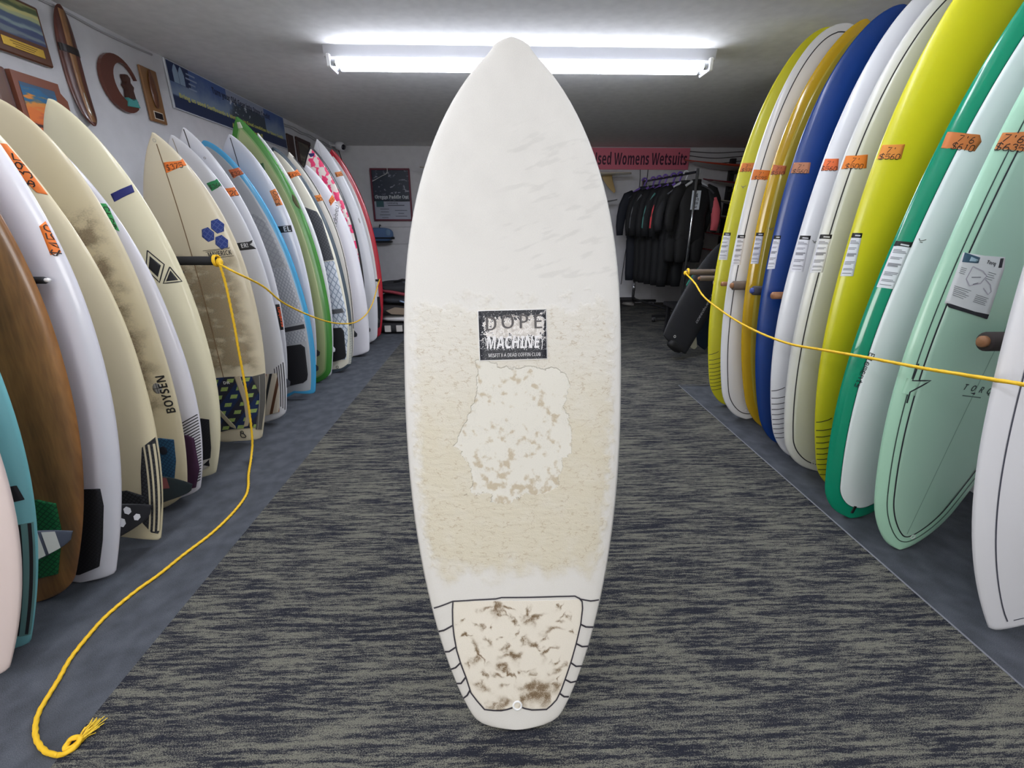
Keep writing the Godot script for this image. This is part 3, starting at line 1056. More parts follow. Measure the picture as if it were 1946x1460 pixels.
# ---------------------------------------------------------------- room
func room() -> void:
	var wall := speckle_material("wall", Color(0.82, 0.815, 0.825), 0.035, 0.85, 71, 2.0, 0.12)
	var ceil_m := speckle_material("ceiling", Color(0.89, 0.885, 0.88), 0.05, 0.95, 73, 2.5, 0.12)
	var floor_m := speckle_material("grey_carpet", Color(0.305, 0.318, 0.343), 0.26, 0.95, 75, 2.2, 0.15)
	struct("floor", box(Vector3(7.6, 0.15, 10.2), 0.0), floor_m, Vector3(1.3, -0.075, -2.3))
	struct("ceiling", box(Vector3(7.6, 0.15, 10.2), 0.0), ceil_m, Vector3(1.3, CEIL + 0.075, -2.3))
	struct("wall_left", box(Vector3(0.15, CEIL, 10.2), 0.0), wall, Vector3(-2.325, CEIL / 2, -2.3))
	struct("wall_right", box(Vector3(0.15, CEIL, 3.5), 0.0), wall, Vector3(5.02, CEIL / 2, -5.6))
	# front wall behind the viewer, its unseen window placed to light the boards
	var front := struct("wall_front", box(Vector3(0.25, CEIL, 0.15), 0.0), wall, Vector3(-2.125, CEIL / 2, 2.67))
	part("wall_piece", box(Vector3(1.80, CEIL, 0.15), 0.0, Vector3(3.425, 0, 0)), wall, front)
	part("wall_piece", box(Vector3(2.40, 0.85, 0.15), 0.0, Vector3(1.325, 0.425 - CEIL / 2, 0)), wall, front)
	part("wall_piece", box(Vector3(2.40, 0.20, 0.15), 0.0, Vector3(1.325, CEIL / 2 - 0.10, 0)), wall, front)
	var unseen_win := struct("unseen_window_1", box(Vector3(2.40, 0.05, 0.10), 0.004), mat(c8(224, 224, 226), 0.5), Vector3(-0.8, 0.875, 2.67))
	part("unseen_window_frame", box(Vector3(2.40, 0.05, 0.10), 0.004, Vector3(0, 1.15, 0)), mat(c8(224, 224, 226), 0.5), unseen_win)
	for x in [-1.175, 0.0, 1.175]:
		part("unseen_window_frame", box(Vector3(0.05, 1.10, 0.10), 0.004, Vector3(x, 0.575, 0)), mat(c8(224, 224, 226), 0.5), unseen_win)
	var glass := StandardMaterial3D.new()
	glass.albedo_color = Color(0.9, 0.95, 0.95, 0.08)
	glass.transparency = BaseMaterial3D.TRANSPARENCY_ALPHA
	glass.roughness = 0.02
	for x in [-0.5875, 0.5875]:
		part("unseen_pane", box(Vector3(1.125, 1.10, 0.006), 0.0, Vector3(x, 0.575, 0)), glass, unseen_win)
	struct("wall_partition", box(Vector3(2.9, CEIL, 6.6), 0.0), wall, Vector3(3.65, CEIL / 2, -0.6))
	var back := struct("wall_back", box(Vector3(7.4, CEIL, 0.15), 0.0), wall, Vector3(1.3, CEIL / 2, -7.275))
	# lapped sheets on the left end of the back wall
	for r in [[0.0, 0.905], [0.915, 1.148], [1.158, CEIL]]:
		part("wall_panel", box(Vector3(2.2, r[1] - r[0], 0.018), 0.004, Vector3(-2.45, (r[0] + r[1]) / 2 - CEIL / 2, 0.083)), wall, back)
	part("wall_panel", box(Vector3(1.25, CEIL, 0.018), 0.004, Vector3(-0.72, 0, 0.083)), wall, back)
	part("wall_panel", box(Vector3(1.25, CEIL, 0.018), 0.004, Vector3(0.54, 0, 0.083)), wall, back)
	struct("baseboard_back", box(Vector3(3.6, 0.09, 0.02), 0.003), mat(c8(60, 58, 60), 0.6), Vector3(0.4, 0.05, -7.17))
	# patterned carpet: an aisle that widens at the back
	var cm := carpet_material()
	for r in [[-1.03, 1.39, -3.23, 2.59, "charcoal and olive streaked carpet along the aisle under the standing board"], [-1.03, 2.19, -7.19, -3.23, "charcoal and olive streaked carpet at back of the shop under the clothes rail"], [2.19, 4.94, -7.19, -3.91, "charcoal and olive streaked carpet under the flat board rack at far right"]]:
		var st := new_st()
		st.set_smooth_group(-1)
		var rows := []
		var uvs := []
		for k in 2:
			var z: float = r[3] if k == 0 else r[2]
			rows.append(PackedVector3Array([Vector3(r[0], 0.007, z), Vector3(r[1], 0.007, z)]))
			uvs.append(PackedVector2Array([Vector2(r[0] / 1.7, z / 1.7), Vector2(r[1] / 1.7, z / 1.7)]))
		var b := grid_into(st, 0, rows, uvs)
		var up := Vector3(0, 0.007, 0)
		var cs := [Vector3(r[0], 0, r[3]), Vector3(r[1], 0, r[3]), Vector3(r[1], 0, r[2]), Vector3(r[0], 0, r[2])]
		for e in 4:
			b = grid_into(st, b, [PackedVector3Array([cs[e], cs[(e + 1) % 4]]), PackedVector3Array([cs[e] + up, cs[(e + 1) % 4] + up])], [PackedVector2Array([Vector2(0, 0), Vector2(0, 4)]), PackedVector2Array([Vector2(0.01, 0), Vector2(0.01, 4)])])
		tag(part("carpet", done(st), cm, self), r[4], "carpet", "streaked carpets")
	struct("trim_1", box(Vector3(0.006, 0.009, 5.82), 0.002), mat(c8(120, 122, 128), 0.5, 0.0, 0.3), Vector3(1.394, 0.0045, -0.32))
	struct("trim_2", box(Vector3(0.80, 0.009, 0.006), 0.002), mat(c8(120, 122, 128), 0.5, 0.0, 0.3), Vector3(1.80, 0.0045, -3.226))

# ---------------------------------------------------------------- things on the left wall
func on_left(called: String, label: String, category: String, y: float, z: float, group := "") -> Node3D:
	var o := thing(called, label, category, Vector3(-2.246, y, z), group)
	o.rotation_degrees.y = 90.0
	return o

func sign_text(parent: Node, called: String, txt: String, size: float, at: Vector3, m: Material, width := 0.0, bold := true, serif := false) -> void:
	var t := letters(txt, size, bold, serif)
	var o := part(called, t, m, parent)
	o.position = at
	if width > 0.0:
		o.scale.x = width / t.get_aabb().size.x

func left_wall_things() -> void:
	var wood := wood_material("plaque_wood", c8(70, 38, 22), c8(128, 78, 44), 81)
	var wood2 := wood_material("light_wood", c8(110, 74, 42), c8(164, 118, 72), 84)
	var red := wood_material("red_wood", c8(62, 30, 22), c8(110, 56, 40), 87)
	# seascape plaque
	var o := on_left("picture_plaque", "wooden plaque with a painted blue sea and brass plate, highest at left", "plaque", 2.045, -2.55)
	part("backing", box(Vector3(0.36, 0.25, 0.022), 0.006, Vector3(0, 0, 0.011)), wood, o)
	var pic := part("painting", sheet(0.33, 0.155, 0.0235), bands_material("seascape", 160, 96, [c8(150, 150, 96), c8(84, 98, 66), c8(206, 200, 134), c8(176, 184, 140), c8(84, 100, 128), c8(140, 158, 160), c8(72, 84, 120), c8(120, 132, 140), c8(66, 72, 110)], 91), o)
	pic.position.y = 0.035
	var pl := part("brass_plate", box(Vector3(0.20, 0.036, 0.003), 0.001, Vector3(0.04, -0.078, 0.0235)), mat(c8(232, 190, 84), 0.3, 0.0, 0.7), o)
	for k in 3:
		part("engraving", box(Vector3(0.13 - 0.02 * k, 0.003, 0.0006), 0.0, Vector3(0.04, -0.07 - 0.009 * k, 0.0252)), mat(c8(120, 90, 40), 0.6), pl)
	# plaque with orange picture
	o = on_left("shaped_plaque", "reddish wooden plaque with an orange and blue picture behind the board noses", "plaque", 1.72, -2.60)
	part("backing", extrude(P("-0.12,-0.16 0.13,-0.16 0.15,-0.1 0.15,0.06 0.12,0.09 0.12,0.13 -0.12,0.13"), 0.022), wood_material("copper_wood", c8(112, 60, 40), c8(168, 98, 70), 93), o)
	var art := part("picture", sheet(0.18, 0.22, 0.0235), bands_material("orange_art", 96, 128, [c8(60, 92, 122), c8(34, 104, 150), c8(226, 140, 52), c8(232, 120, 40), c8(214, 102, 44), c8(60, 24, 18)], 95, 0.35), o)
	art.position = Vector3(-0.005, -0.02, 0)
	o = on_left("dark_plaque", "dark wooden plaque at the frame's left edge beside the orange picture", "plaque", 1.72, -2.36)
	part("backing", box(Vector3(0.20, 0.26, 0.02), 0.005, Vector3(0, 0, 0.01)), red, o)
	part("ridge", box(Vector3(0.05, 0.24, 0.012), 0.004, Vector3(0.05, 0, 0.025)), wood, o)
	# long wooden board plaque
	var h := make_board("", "long narrow wooden surfboard ornament hung upright on left wall", c8(90, 52, 30), {"fit": [-2.215, 1.69, -2.87, 0, 0, 90, 0.55, 0.125, 0.5, 2.6, 0.5, 2.6, 0.6, 0.35, 0.1], "T": 0.03, "rn": 0.02, "mat": red, "name": "board_ornament"})
	patch(h, "centre_strip", "0.02,-0.018 0.02,0.018 0.53,0.018 0.53,-0.018", wood2, 0.0015)
	patch(h, "dark_band", "0.335,-0.06 0.335,0.06 0.37,0.06 0.37,-0.06", mat(c8(30, 20, 18), 0.4), 0.003)
	patch(h, "chrome_drop", "0.07,-0.008 0.05,0 0.07,0.008 0.16,0.002 0.16,-0.002", mat(c8(200, 190, 175), 0.25, 0.0, 0.7), 0.004)
	h.node.set_meta("category", "ornament")
	# crescent plaque
	o = on_left("crescent_plaque", "dark wooden crescent plaque with a small carved figure on a teal wave", "plaque", 1.97, -3.18)
	var pts := PackedVector2Array()
	for i in 25:
		var a: float = deg_to_rad(20.0 + 290.0 * i / 24.0)
		pts.append(Vector2(cos(a) * 0.145 - 0.0, sin(a) * 0.15))
	for i in 25:
		var a: float = deg_to_rad(310.0 - 290.0 * i / 24.0)
		pts.append(Vector2(cos(a) * 0.095 + 0.042, sin(a) * 0.105 + 0.012))
	part("crescent", extrude(pts, 0.02), red, o)
	part("wave", extrude(P("0.0,-0.115 0.10,-0.105 0.085,-0.06 0.055,-0.075 0.02,-0.065"), 0.026), mat(c8(70, 150, 146), 0.5), o)
	part("figure", extrude(P("0.02,-0.068 0.075,-0.062 0.07,-0.02 0.08,0.0 0.06,0.02 0.066,0.045 0.05,0.06 0.03,0.058 0.024,0.04 0.032,0.02 0.015,0.0 0.03,-0.02"), 0.03), mat(c8(66, 36, 26), 0.5), o)
	# small rectangular plaque with a board in relief
	o = on_left("board_plaque", "narrow brown plaque with relief surfboard and black nameplate, left of blue banner", "plaque", 1.972, -3.45)
	part("backing", box(Vector3(0.15, 0.31, 0.016), 0.004, Vector3(0, 0, 0.008)), wood2, o)
	var hh := Hull.new()
	hh.L = 0.22; hh.W = 0.06; hh.T = 0.014; hh.rt = 0.0; hh.rn = 0.0; hh.tr = 0.4
	var m := part("relief_board", hull_mesh(hh), wood, o)
	m.position = Vector3(0.0, -0.07, 0.022)
	part("plate_border", box(Vector3(0.085, 0.046, 0.002), 0.0005, Vector3(0.0, -0.115, 0.0175)), mat(c8(216, 206, 190), 0.4), o)
	part("nameplate", box(Vector3(0.075, 0.036, 0.003), 0.0005, Vector3(0.0, -0.115, 0.018)), mat(c8(30, 20, 24), 0.3), o)
	# blue banner
	o = on_left("banner", "long blue ocean banner with yellow lettering along top of left wall", "banner", 2.095, -4.535)
	part("board_panel", box(Vector3(1.78, 0.30, 0.012), 0.002, Vector3(0, 0, 0.006)), mat(c8(196, 200, 206), 0.5), o)
	var im := Image.create_empty(512, 96, false, Image.FORMAT_RGB8)
	var n := fnl(0.015, 97, 4)
	for y in 96:
		for x in 512:
			var v: float = y / 96.0
			var u: float = x / 512.0
			var c := c8(66, 92, 150).lerp(c8(128, 146, 172), sstep(0.0, 0.6, v + 0.25 * n.get_noise_2d(x, y)))
			if u > 0.40 and u < 0.76:
				c = c.lerp(c8(62, 72, 84), sstep(0.40, 0.47, u + 0.1 * n.get_noise_2d(y, x)) * sstep(0.16, 0.30, v + 0.1 * n.get_noise_2d(x * 2, y)))
				if v < 0.24 and u > 0.36:
					c = c.lerp(c8(168, 170, 180), 0.8)
			if n.get_noise_2d(x * 3, y * 3 + 400) > 0.34 and u > 0.38 and u < 0.60 and v > 0.2 and v < 0.55:
				c = c8(206, 212, 220)
			if v > 0.68:
				c = c.lerp(c8(36, 50, 84), sstep(0.68, 0.74, v))
			if u < 0.13 and v < 0.42:
				c = c8(28, 44, 84)
			im.set_pixel(x, y, c)
	part("print", sheet(1.76, 0.285, 0.0128), texmat("banner", im, 0.45), o)
	var bl := mat(c8(30, 34, 54), 0.5)
	var ye := mat(c8(204, 200, 96), 0.5)
	for k in 2:
		part("board_symbol", extrude(P("-0.030,-0.05 0.026,-0.05 0.028,0.02 0.012,0.055 0,0.065 -0.014,0.05 -0.03,0.02"), 0.0012), mat(c8(150, 172, 196), 0.5), o).position = Vector3(-0.80 + 0.062 * k, 0.072, 0.0128)
	for k in 4:
		part("small_print", box(Vector3(0.10 + 0.03 * sin(k * 2.0), 0.010, 0.001), 0.0, Vector3(-0.63, 0.112 - 0.03 * k, 0.0132)), mat(c8(150, 164, 190), 0.5), o)
	sign_text(o, "lettering", "Turn your Old Gear into Store Credit!", 0.042, Vector3(0.10, 0.085, 0.0135), bl, 0.95)
	sign_text(o, "lettering", "Bring us used Surfboards & Wetsuits in Good condition for Store Credit", 0.027, Vector3(0.0, -0.052, 0.0135), ye, 1.62)
	sign_text(o, "lettering", "Ask One of our Sales Staff", 0.03, Vector3(0.10, -0.115, 0.0135), ye, 0.52)
	# two framed pictures past the banner
	var frm := mat(c8(58, 34, 30), 0.5)
	o = on_left("framed_picture", "narrow dark brown plaque on left wall just past the blue banner", "frame", 1.955, -5.53)
	part("backing", box(Vector3(0.15, 0.30, 0.018), 0.004, Vector3(0, 0, 0.009)), frm, o)
	part("border", box(Vector3(0.012, 0.30, 0.01), 0.002, Vector3(0.085, 0, 0.005)), mat(c8(200, 196, 190), 0.5), o)
	o = on_left("framed_picture", "brown picture frame on left wall behind the pink checkered board nose", "frame", 1.95, -5.88)
	for q in [[0, 0.145, 0.40, 0.04], [0, -0.145, 0.40, 0.04], [-0.18, 0, 0.04, 0.25], [0.18, 0, 0.04, 0.25]]:
		part("frame_bar", box(Vector3(q[2], q[3], 0.022), 0.005, Vector3(q[0], q[1], 0.011)), frm, o)
	part("picture", sheet(0.33, 0.26, 0.006), bands_material("dim_picture", 64, 64, [c8(120, 112, 98), c8(84, 78, 70), c8(140, 132, 112), c8(70, 62, 56)], 99, 0.3), o)
	# cables along the top of the wall
	var grey := mat(c8(170, 168, 170), 0.6)
	for k in 3:
		var path := []
		for i in 15:
			var z: float = [-0.6, -5.2, -5.2][k] - i * [0.21, 0.135, 0.135][k]
			path.append(Vector3(-2.243, CEIL - 0.03 - 0.022 * k + 0.006 * sin(i * 1.9 + k), z))
		var c := part("cable", tube(smooth(path, 0.06), 0.006, 6), grey, self)
		tag(c, ["pale cable stapled along left wall above the wooden plaques", "upper pale cable from the blue banner to the corner camera", "lower pale cable from the blue banner to the corner camera"][k], "cable")
	# camera in the corner
	o = thing("security_camera", "small white security camera high in the far left corner", "camera", Vector3(-2.13, 2.19, -6.85))
	part("bracket", tube([Vector3(-0.12, 0.015, -0.01), Vector3(-0.03, 0.005, 0)], 0.012, 10), mat(c8(215, 215, 218), 0.4), o)
	part("wall_plate", box(Vector3(0.012, 0.07, 0.07), 0.004, Vector3(-0.114, 0.015, -0.01)), mat(c8(215, 215, 218), 0.4), o)
	part("body", lathe([Vector2(0, -0.075), Vector2(0.030, -0.072), Vector2(0.050, -0.05), Vector2(0.056, -0.01), Vector2(0.054, 0.03), Vector2(0.042, 0.05), Vector2(0.0, 0.05)], 22, Vector3(0.02, 0, 0), Vector3(0.85, -0.25, 0.42).normalized()), mat(c8(228, 228, 232), 0.35), o)
	part("lens", lathe([Vector2(0.0, 0.0505), Vector2(0.036, 0.0505), Vector2(0.032, 0.062), Vector2(0.0, 0.064)], 22, Vector3(0.02, 0, 0), Vector3(0.85, -0.25, 0.42).normalized()), mat(c8(20, 22, 40), 0.1, 0.5), o)
	var cc := part("cable", tube(smooth([Vector3(-2.15, 2.16, -6.87), Vector3(-2.14, 2.0, -6.95), Vector3(-2.135, 1.7, -7.1), Vector3(-2.13, 1.2, -7.15), Vector3(-2.13, 0.6, -7.17)], 0.08), 0.007, 6), mat(c8(50, 50, 54), 0.6), self)
	tag(cc, "dark cable hanging down from the corner security camera", "cable")

# ---------------------------------------------------------------- back of the shop
func wetsuit(at: Vector3, label: String, col: Color, short := false, accents := [], lean := 0.0, hanger := Color(0.45, 0.33, 0.70)) -> void:
	var o := thing("wetsuit", label, "wetsuit", at, "wetsuits on the rail")
	o.rotation_degrees = Vector3(0, lean, 0)
	var m := mat(col, 0.75)
	var st := new_st()
	var b := 0
	var k := 0.0 if short else 1.0
	# torso, then sleeves and legs as one garment
	b = oval_into(st, b, [Vector3(0, -0.10, 0), Vector3(0, -0.145, 0), Vector3(0, -0.19, 0), Vector3(0, -0.30, 0), Vector3(0, -0.48, 0), Vector3(0, -0.62, 0), Vector3(0, -0.74, 0), Vector3(0, -0.80, 0)],
		[0.055, 0.075, 0.185, 0.20, 0.165, 0.175, 0.19, 0.17], [0.03, 0.04, 0.05, 0.06, 0.055, 0.055, 0.055, 0.04], 20)
	for s in [-1, 1]:
		b = oval_into(st, b, [Vector3(s * 0.13, -0.17, 0), Vector3(s * 0.20, -0.215, 0.0), Vector3(s * 0.255, -0.33, 0.01), Vector3(s * 0.285, -0.47, 0.02), Vector3(s * 0.295, -0.60, 0.025), Vector3(s * 0.29, -0.72, 0.03)] if not short else [Vector3(s * 0.13, -0.17, 0), Vector3(s * 0.20, -0.215, 0.0), Vector3(s * 0.25, -0.30, 0.01), Vector3(s * 0.285, -0.44, 0.015), Vector3(s * 0.29, -0.55, 0.02), Vector3(s * 0.27, -0.66, 0.02)],
			[0.06, 0.085, 0.075, 0.065, 0.056, 0.045], [0.035, 0.045, 0.042, 0.038, 0.034, 0.026], 14)
		var ln: float = 0.55 if not short else 0.22
		b = oval_into(st, b, [Vector3(s * 0.085, -0.70, 0), Vector3(s * 0.09, -0.80, 0), Vector3(s * 0.095, -0.80 - ln * 0.45, 0.005), Vector3(s * 0.10, -0.80 - ln * 0.8, 0.01), Vector3(s * 0.10, -0.80 - ln, 0.01)],
			[0.085, 0.095, 0.078, 0.068, 0.058], [0.05, 0.052, 0.045, 0.04, 0.034], 14)
	part("suit", done(st), m, o)
	part("collar", lathe([Vector2(0.050, -0.125), Vector2(0.056, -0.10), Vector2(0.054, -0.075), Vector2(0.047, -0.075), Vector2(0.045, -0.11)], 20, Vector3.ZERO, Vector3.UP), mat(col.lightened(0.05), 0.8), o)
	for a in accents:     # [side, kind, colour]
		var s: float = a[0]
		if a[1] == "sleeve":
			part("sleeve_panel", _oval([Vector3(s * 0.235, -0.27, 0.012), Vector3(s * 0.275, -0.42, 0.024), Vector3(s * 0.285, -0.55, 0.028), Vector3(s * 0.275, -0.645, 0.03)], [0.035, 0.055, 0.05, 0.045], [0.040, 0.044, 0.040, 0.034]), mat(a[2], 0.7), o)
		elif a[1] == "stripe":
			part("arm_stripe", tube(smooth([Vector3(s * 0.215, -0.20, 0.035), Vector3(s * 0.300, -0.33, 0.030), Vector3(s * 0.330, -0.47, 0.034), Vector3(s * 0.335, -0.62, 0.036)], 0.03), 0.015, 8), mat(a[2], 0.7), o)
		elif a[1] == "side":
			part("side_panel", _oval([Vector3(s * 0.165, -0.30, 0.01), Vector3(s * 0.15, -0.45, 0.012), Vector3(s * 0.155, -0.60, 0.01)], [0.012, 0.028, 0.012], [0.056, 0.056, 0.056]), mat(a[2], 0.7), o)
		elif a[1] == "chest":
			part("chest_print", box(Vector3(0.07, 0.02, 0.004), 0.001, Vector3(s * 0.08, -0.30, 0.062)), mat(a[2], 0.6), o)
		elif a[1] == "shoulder":
			part("shoulder_band", tube(smooth([Vector3(s * 0.05, -0.14, 0.04), Vector3(s * 0.13, -0.172, 0.05), Vector3(s * 0.21, -0.23, 0.05)], 0.03), 0.010, 8), mat(a[2], 0.6), o)
	var hg := part("hanger", tube(smooth([Vector3(-0.20, -0.20, 0), Vector3(-0.08, -0.115, 0), Vector3(0, -0.085, 0), Vector3(0.08, -0.115, 0), Vector3(0.20, -0.20, 0)], 0.03), 0.016, 8), mat(hanger, 0.35), o)
	var hook := []
	for i in 11:
		var a: float = deg_to_rad(-60.0 + 250.0 * i / 10.0)
		hook.append(Vector3(cos(a) * 0.030, 0.002 + sin(a) * 0.030, 0))
	hook.push_front(Vector3(0, -0.085, 0))
	part("hook", tube(hook, 0.011, 8), mat(hanger, 0.35), hg)

func _oval(path: Array, rx: Array, rz: Array) -> ArrayMesh:
	var st := new_st()
	oval_into(st, 0, path, rx, rz, 14)
	return done(st)

func flat_board(key_fit: Array, label: String, col: Color, nose: Vector3, dir: float, group := "", T := 0.058) -> Hull:
	var h := make_board("", label, col, {"fit": key_fit, "group": group, "T": T})
	var y := Vector3(dir, 0, 0)
	var z := Vector3.UP
	h.node.basis = Basis(y.cross(z), y, z)
	h.node.position = nose - y * key_fit[6]
	return h

func back_of_shop() -> void:
	# framed poster
	var o := thing("poster", "framed dark blue wave poster with white text on back wall left", "poster", Vector3(-1.545, 1.60, -7.172))
	for q in [[0, 0.345, 0.57, 0.025], [0, -0.345, 0.57, 0.025], [-0.275, 0, 0.025, 0.68], [0.275, 0, 0.025, 0.68]]:
		part("frame_bar", box(Vector3(q[2], q[3], 0.022), 0.004, Vector3(q[0], q[1], 0.011)), mat(c8(108, 40, 58), 0.5), o)
	var im := Image.create_empty(160, 128, false, Image.FORMAT_RGB8)
	var n := fnl(0.03, 101, 5)
	for y in 128:
		for x in 160:
			var v: float = n.get_noise_2d(x + y * 0.4, y * 1.6)
			im.set_pixel(x, y, c8(40, 50, 66).lerp(c8(150, 152, 166), sstep(0.22, 0.5, v)))
	part("photo_print", sheet(0.53, 0.42, 0.006), texmat("poster_wave", im, 0.4), o).position.y = 0.125
	part("paper", sheet(0.53, 0.26, 0.006), mat(c8(168, 172, 186), 0.5), o).position.y = -0.205
	part("green_square", sheet(0.11, 0.085, 0.0075), mat(c8(52, 92, 98), 0.5), o).position = Vector3(-0.18, -0.12, 0)
	sign_text(o, "lettering", "Oregon Paddle Out", 0.047, Vector3(0.0, -0.025, 0.0075), mat(c8(216, 224, 228), 0.5), 0.49, true, true)
	sign_text(o, "lettering", "Celebrating", 0.02, Vector3(0.0, -0.108, 0.0075), mat(c8(50, 54, 64), 0.5), 0.16)
	part("small_print", box(Vector3(0.24, 0.012, 0.001), 0.0, Vector3(0.055, -0.140, 0.0075)), mat(c8(84, 88, 98), 0.6), o)
	for k in 7:
		part("small_print", box(Vector3(0.13 + 0.05 * sin(k * 1.7), 0.008, 0.001), 0.0, Vector3(-0.12 if k % 2 == 0 else 0.12, -0.19 - 0.02 * k, 0.0075)), mat(c8(84, 88, 98), 0.6), o)
	var cord := part("white_cord", tube(smooth([Vector3(-1.57, 1.96, -7.13), Vector3(-1.58, 1.89, -7.13), Vector3(-1.66, 1.85, -7.13), Vector3(-1.74, 1.81, -7.13), Vector3(-1.80, 1.78, -7.13)], 0.03), 0.005, 6), mat(c8(210, 208, 206), 0.5), self)
	tag(cord, "white cord drooping across the top of the wave poster", "cord")
	# pink sign
	o = thing("sign", "long pink Used Womens Wetsuits sign at top of back wall", "sign", Vector3(2.0, 2.095, -7.17))
	part("panel", box(Vector3(1.62, 0.285, 0.012), 0.002, Vector3(0, 0, 0.0)), mat(c8(224, 118, 138), 0.55), o)
	sign_text(o, "lettering", "! Used Womens Wetsuits", 0.155, Vector3(0.045, -0.005, 0.008), mat(c8(74, 32, 58), 0.5), 1.46)
	# bag on a peg, and the pile of board bags
	o = thing("bag", "folded blue bag with black straps hanging on back wall below poster", "bag", Vector3(-1.75, 1.05, -7.07))
	part("bag_body", pillow(Vector3(0.40, 0.20, 0.14), 0.5, 0.7), mat(c8(92, 122, 164), 0.7), o)
	part("strap", box(Vector3(0.34, 0.022, 0.02), 0.006, Vector3(0.06, -0.045, 0.066)), mat(c8(24, 26, 32), 0.7), o)
	part("strap", box(Vector3(0.30, 0.024, 0.1), 0.008, Vector3(0.03, -0.10, 0.02)), mat(c8(24, 26, 32), 0.7), o)
	part("buckle", box(Vector3(0.05, 0.035, 0.02), 0.005, Vector3(0.205, -0.045, 0.06)), mat(c8(30, 30, 36), 0.5), o)
	part("flap", pillow(Vector3(0.07, 0.10, 0.03), 0.7, 0.8), mat(c8(116, 146, 176), 0.7), o).position = Vector3(0.14, 0.03, 0.065)
	part("hanging_loop", tube([Vector3(0, 0.08, 0), Vector3(0, 0.14, -0.06), Vector3(0, 0.13, -0.11)], 0.007, 8), mat(c8(24, 26, 32), 0.7), o)
	var specs := [
		["dark board bag with white check panels at bottom of the pile", c8(36, 36, 40), 0.0, 0.13, 0.0],
		["white edged flat bag lying second from bottom of the pile", c8(206, 204, 204), 0.132, 0.075, 0.05],
		["tan and black padded bag in the middle of the pile", c8(44, 40, 40), 0.209, 0.12, -0.02],
		["charcoal rounded bag lying above the tan padded bag", c8(58, 60, 68), 0.331, 0.115, 0.06],
		["black bag with red flash and grey flap topping the pile", c8(26, 27, 32), 0.448, 0.12, 0.02]]
	for i in 5:
		var q: Array = specs[i]
		o = thing("board_bag", q[0], "bag", Vector3(-1.02 + q[4], q[2], -5.35), "bags piled by the far boards")
		o.rotation_degrees.y = [4, -3, 6, -5, 8][i]
		part("bag_body", pillow(Vector3(0.78, q[3], 0.55), 0.4, 0.55), mat(q[1], 0.8), o).position.y = q[3] / 2
		if i == 0:
			for k in 5:
				part("check_panel", box(Vector3(0.07, 0.075, 0.012), 0.003, Vector3(-0.26 + 0.13 * k, 0.066, 0.270)), mat(c8(196, 192, 188), 0.7), o)
		elif i == 2:
			part("tan_panel", extrude(P("-0.20,0.0 -0.10,0.035 0.02,0.02 0.0,-0.05 -0.14,-0.04"), 0.012), mat(c8(138, 122, 106), 0.8), o).position = Vector3(-0.05, 0.065, 0.265)
			part("tan_panel", extrude(P("0,0.02 0.08,0.02 0.08,-0.03 0,-0.03"), 0.012), mat(c8(150, 138, 122), 0.8), o).position = Vector3(0.06, 0.07, 0.262)
		elif i == 3:
			part("blue_piping", tube(smooth([Vector3(-0.12, 0.045, 0.275), Vector3(0.0, 0.02, 0.285), Vector3(0.2, 0.025, 0.285)], 0.03), 0.010, 8), mat(c8(140, 160, 190), 0.6), o)
		elif i == 4:
			part("red_flash", tube(smooth([Vector3(-0.34, 0.05, 0.24), Vector3(-0.2, 0.03, 0.272), Vector3(-0.06, -0.0, 0.285)], 0.03), 0.018, 8), mat(c8(120, 34, 46), 0.7), o)
			part("grey_flap", pillow(Vector3(0.42, 0.035, 0.40), 0.5, 0.7), mat(c8(76, 78, 86), 0.8), o).position = Vector3(0.1, 0.115, 0.02)
			part("handle", tube([Vector3(-0.2, 0.12, 0.1), Vector3(-0.1, 0.15, 0.12), Vector3(0.0, 0.135, 0.12)], 0.012, 8), mat(c8(20, 20, 24), 0.7), o)
			part("buckle", box(Vector3(0.035, 0.05, 0.02), 0.004, Vector3(0.17, 0.02, 0.285)), mat(c8(210, 208, 206), 0.5), o)
	# boards lying flat on brackets under the ceiling at the back
	var h := flat_board([0, 0, 0, 0, 0, 0, 2.95, 0.58, 0.5, 2.4, 0.6, 2.4, 0.9, 0.35, 0.05], "long cream board with curved tan fin lying flat under the pink sign", c8(226, 218, 200), Vector3(-1.06, 1.87, -6.85), -1.0)
	fin(h, 0.42, 0.0, 0.23, 0.15, 0, mat(c8(176, 148, 96), 0.4), 1.1, "translucent tan fin")
	h = flat_board([0, 0, 0, 0, 0, 0, 1.9, 0.5, 0.47, 2.1, 0.8, 2.2, 1.0, 0.4, 0.04], "grey board lying flat whose nose shows beside wetsuit rack", c8(120, 122, 126), Vector3(1.73, 1.46, -6.9), 1.0)
	var steel := mat(c8(60, 60, 64), 0.45)
	for q in [[-0.35, 1.80, "left bracket arm carrying the long cream board on back wall"], [1.2, 1.80, "right bracket arm carrying the long cream board on back wall"], [0.3, 1.395, "left bracket arm carrying the flat grey board on back wall"], [1.0, 1.395, "right bracket arm carrying the flat grey board on back wall"]]:
		o = thing("wall_bracket", q[2], "bracket", Vector3(q[0], q[1], -7.2))
		part("plate", box(Vector3(0.05, 0.16, 0.012), 0.003, Vector3(0, -0.04, 0.03)), steel, o)
		part("arm", box(Vector3(0.03, 0.03, 0.62), 0.004, Vector3(0, 0.0, 0.335)), steel, o)
	# rack of boards lying flat at the far right
	o = thing("board_rack", "black upright rack holding flat boards at the far right corner", "rack", Vector3(3.45, 0, -6.9))
